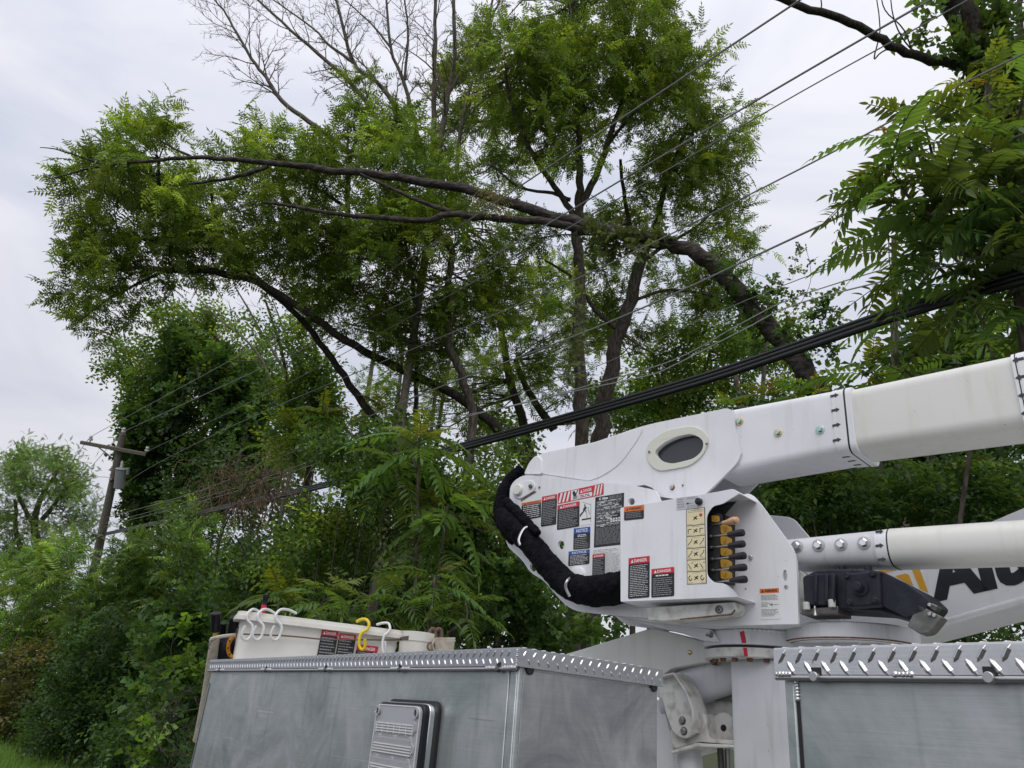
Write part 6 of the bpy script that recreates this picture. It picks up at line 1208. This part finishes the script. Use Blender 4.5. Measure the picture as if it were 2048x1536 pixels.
# ------------------------------------------------------------------ utility pole and the lines
pt_, pb_ = P(246, 868, 26), P(203, 1070, 26)
base = pb_ + (pb_ - pt_) * ((pb_.z) / (pt_.z - pb_.z)); axp = (pt_ - base).normalized()
PO = thing('utility_pole', tuple(base), 'grey wooden utility pole leaning right with a crossarm and transformer', 'utility pole')
mb = MB('pole_wood'); mb.tube([base - axp * .3, pb_, pt_], [.165, .14, .11], 16); mb.build('pole_shaft', PO)
PX = lambda x, y, d=26: P(x, y, d)
ca, cb2 = PX(166, 884), PX(296, 908); cd = (cb2 - ca).normalized(); cn = cd.cross(axp).normalized()
if cn.dot(CAM - ca) < 0: cn = -cn
FR = Fr(ca + cn * .14, cd, axp - cd * axp.dot(cd), cn)
mb = MB('pole_wood'); mb.box(FR, 0, (cb2 - ca).length, -.06, .06, -.05, .05); mb.build('crossarm', PO, .01)
mb = MB('dark_steel'); mb.tube([PX(195, 893, 25.8), PX(224, 916, 25.8)], .02, 6); mb.build('arm_brace', PO)
for x, y, dd in ((180, 884, 25.9), (246, 868, 26), (293, 906, 25.9)):
    p = PX(x, y, dd); mb = MB('porcelain'); mb.cyl(p, axp, [(0, .02), (.05, .02), (.06, .075), (.10, .08), (.11, .05), (.16, .05), (.17, .065), (.22, .04)], 14); mb.build('insulator', PO)
tp, tq = PX(238, 977, 25.7), PX(243, 936, 25.7); ta = (tq - tp).normalized(); l = (tq - tp).length
mb = MB('transformer_grey'); mb.cyl(tp, ta, [(0, .15), (.02, .17), (l * .93, .17), (l * .94, .185), (l * .97, .185), (l, .15)], 24); tr_ = mb.build('transformer', PO)
mb = MB('porcelain'); mb.cyl(tq + ta * 0, ta, [(0, .05), (.06, .06), (.10, .04), (.18, .045), (.24, .02)], 12); mb.build('bushing', tr_)
mb = MB('transformer_grey'); mb.cyl(PX(255, 949, 25.6), ta, [(0, .05), (.22, .05)], 10); mb.build('arrester', tr_)
mb = MB('dark_steel'); FRb = Fr(PX(198, 1071, 25.75), cd, axp, cn); mb.box(FRb, -.20, .20, -.06, .06, 0, .12); mb.build('cable_bracket', PO, .01)
mb = MB('dark_steel'); mb.tube([PX(222, 958, 25.8), PX(224, 962, 25.7)], .06, 10); mb.build('bolt', PO)
def dep(x): return 1 / (1 / 26 + (x - 205) / 1400 * (1 / 6.2 - 1 / 26))
def line(name, label, px, r, mat, cat='power line', group=None, n=6, extra=None):
    pts = [P(x, y, dep(x)) for x, y in px]; pts = smooth_line(pts, 6); pts = [pts[0] + (pts[0] - pts[2]).normalized() * 9] + pts; mb = MB(mat); mb.tube(pts, r, n); o = mb.build(name, base=pts[-1]); return tag(o, label, cat, group)
G = 'power lines strung from the pole'
line('power_line', 'topmost power line, ending at the crossarm tip of the pole', [(2010, -270), (1600, 0), (1250, 232), (900, 465), (745, 560), (470, 716), (200, 863), (180, 876)], .0095, 'wire_grey', group=G)
line('power_line', 'second power line from the top, running to the pole tip', [(2200, -195), (1860, 0), (1600, 150), (1280, 338), (972, 520), (800, 608), (520, 738), (250, 862)], .0095, 'wire_grey', group=G)
line('power_line', 'thin power line just under the second one', [(2250, -185), (1935, 0), (1600, 185), (1300, 360), (1026, 520), (800, 645), (540, 785), (294, 903)], .006, 'wire_grey', group=G)
line('power_line', 'power line crossing the broken trunk at its vine clump', [(2250, 10), (1900, 180), (1600, 338), (1235, 520), (1000, 625), (800, 709), (480, 845), (300, 935), (226, 985)], .0075, 'wire_grey', group=G)
line('power_line', 'power line crossing the snapped bend of the broken trunk', [(2250, 185), (1900, 330), (1600, 470), (1200, 652), (800, 806), (560, 915), (390, 985), (214, 1035)], .0095, 'wire_grey', group=G)
line('power_line', 'thin dark line just above the pair of silver cables', [(2200, 360), (1900, 452), (1600, 558), (1400, 640), (1200, 730), (1000, 800)], .004, 'wire_grey', group=G)
line('service_cable', 'upper of the two pale cables above the black bundle', [(2200, 420), (1900, 500), (1600, 591), (1484, 646), (1347, 720), (1190, 767), (1034, 810), (839, 852), (600, 930), (440, 985), (212, 1047)], .005, 'wire_silver', group=G)
line('service_cable', 'lower of the two pale cables, sagging towards the black bundle', [(2200, 450), (1900, 530), (1600, 606), (1484, 661), (1347, 731), (1288, 753), (1151, 782), (995, 818), (850, 857), (600, 938), (440, 992), (210, 1053)], .0062, 'wire_silver', group=G)
bp = [(2300, 480), (2048, 552), (1900, 594), (1750, 640), (1600, 692), (1390, 762), (1100, 845), (880, 905), (690, 960), (450, 1014), (330, 1042), (205, 1069)]
B0 = P(205, 1069, 26); cbt = thing('cable_bundle', tuple(B0), 'thick bundle of black telephone cables lashed together, running behind the turret', 'cable')
for k, (o0, r) in enumerate(((.036, .019), (.0, .0225), (-.038, .025))):
    pts = smooth_line([P(x, y, dep(x)) + Z * o0 for x, y in bp], 6); pts = [pts[0] + (pts[0] - pts[2]).normalized() * 9] + pts; mb = MB('cable_black'); mb.tube(pts, r, 10); mb.build('cable', cbt)
pts = smooth_line([P(x, y, dep(x)) for x, y in bp], 10); mb = MB('dark_steel'); ls = []
for i in range(len(pts) * 3):
    k = i / 3; a = pts[int(k)]; b = pts[min(int(k) + 1, len(pts) - 1)]; p = a.lerp(b, k % 1); ls.append(p + Vector((-.55, -.8, 0)) * .030 * math.cos(i * 1.9) + Z * (.068 * math.sin(i * 1.9)))
mb.tube(ls, .0017, 4); mb.build('lashing_wire', cbt)
for lab, px in (('power line leaving the crossarm down to the left edge', [(180, 874, 26), (90, 990, 40), (-40, 1120, 60)]), ('power line leaving the pole top down to the left edge', [(246, 862, 26), (120, 1000, 40), (-40, 1155, 60)]), ('low line from the pole down to the left edge', [(220, 985, 26), (100, 1075, 38), (-40, 1160, 60)]), ('black cable from the bracket down into the left shrubs', [(197, 1072, 26), (150, 1115, 28), (95, 1165, 31)])):
    mb = MB('cable_black' if 'cable' in lab else 'wire_grey'); mb.tube([P(*q) for q in px], .03 if 'cable' in lab else .010, 6, smooth=4); o = mb.build('power_line' if 'cable' not in lab else 'service_cable', base=P(*px[0])); tag(o, lab, 'power line', G)
for x, y0 in ((25, 950),): line('power_line', 'thin line crossing the far locust tree to the pole', [(-60, 930), (60, 940), (150, 950), (222, 955)], .008, 'wire_grey', group=G)
print('LEAF OBJECTS', NLEAF[0], 'TRIS', STATS, sum(STATS.values()))
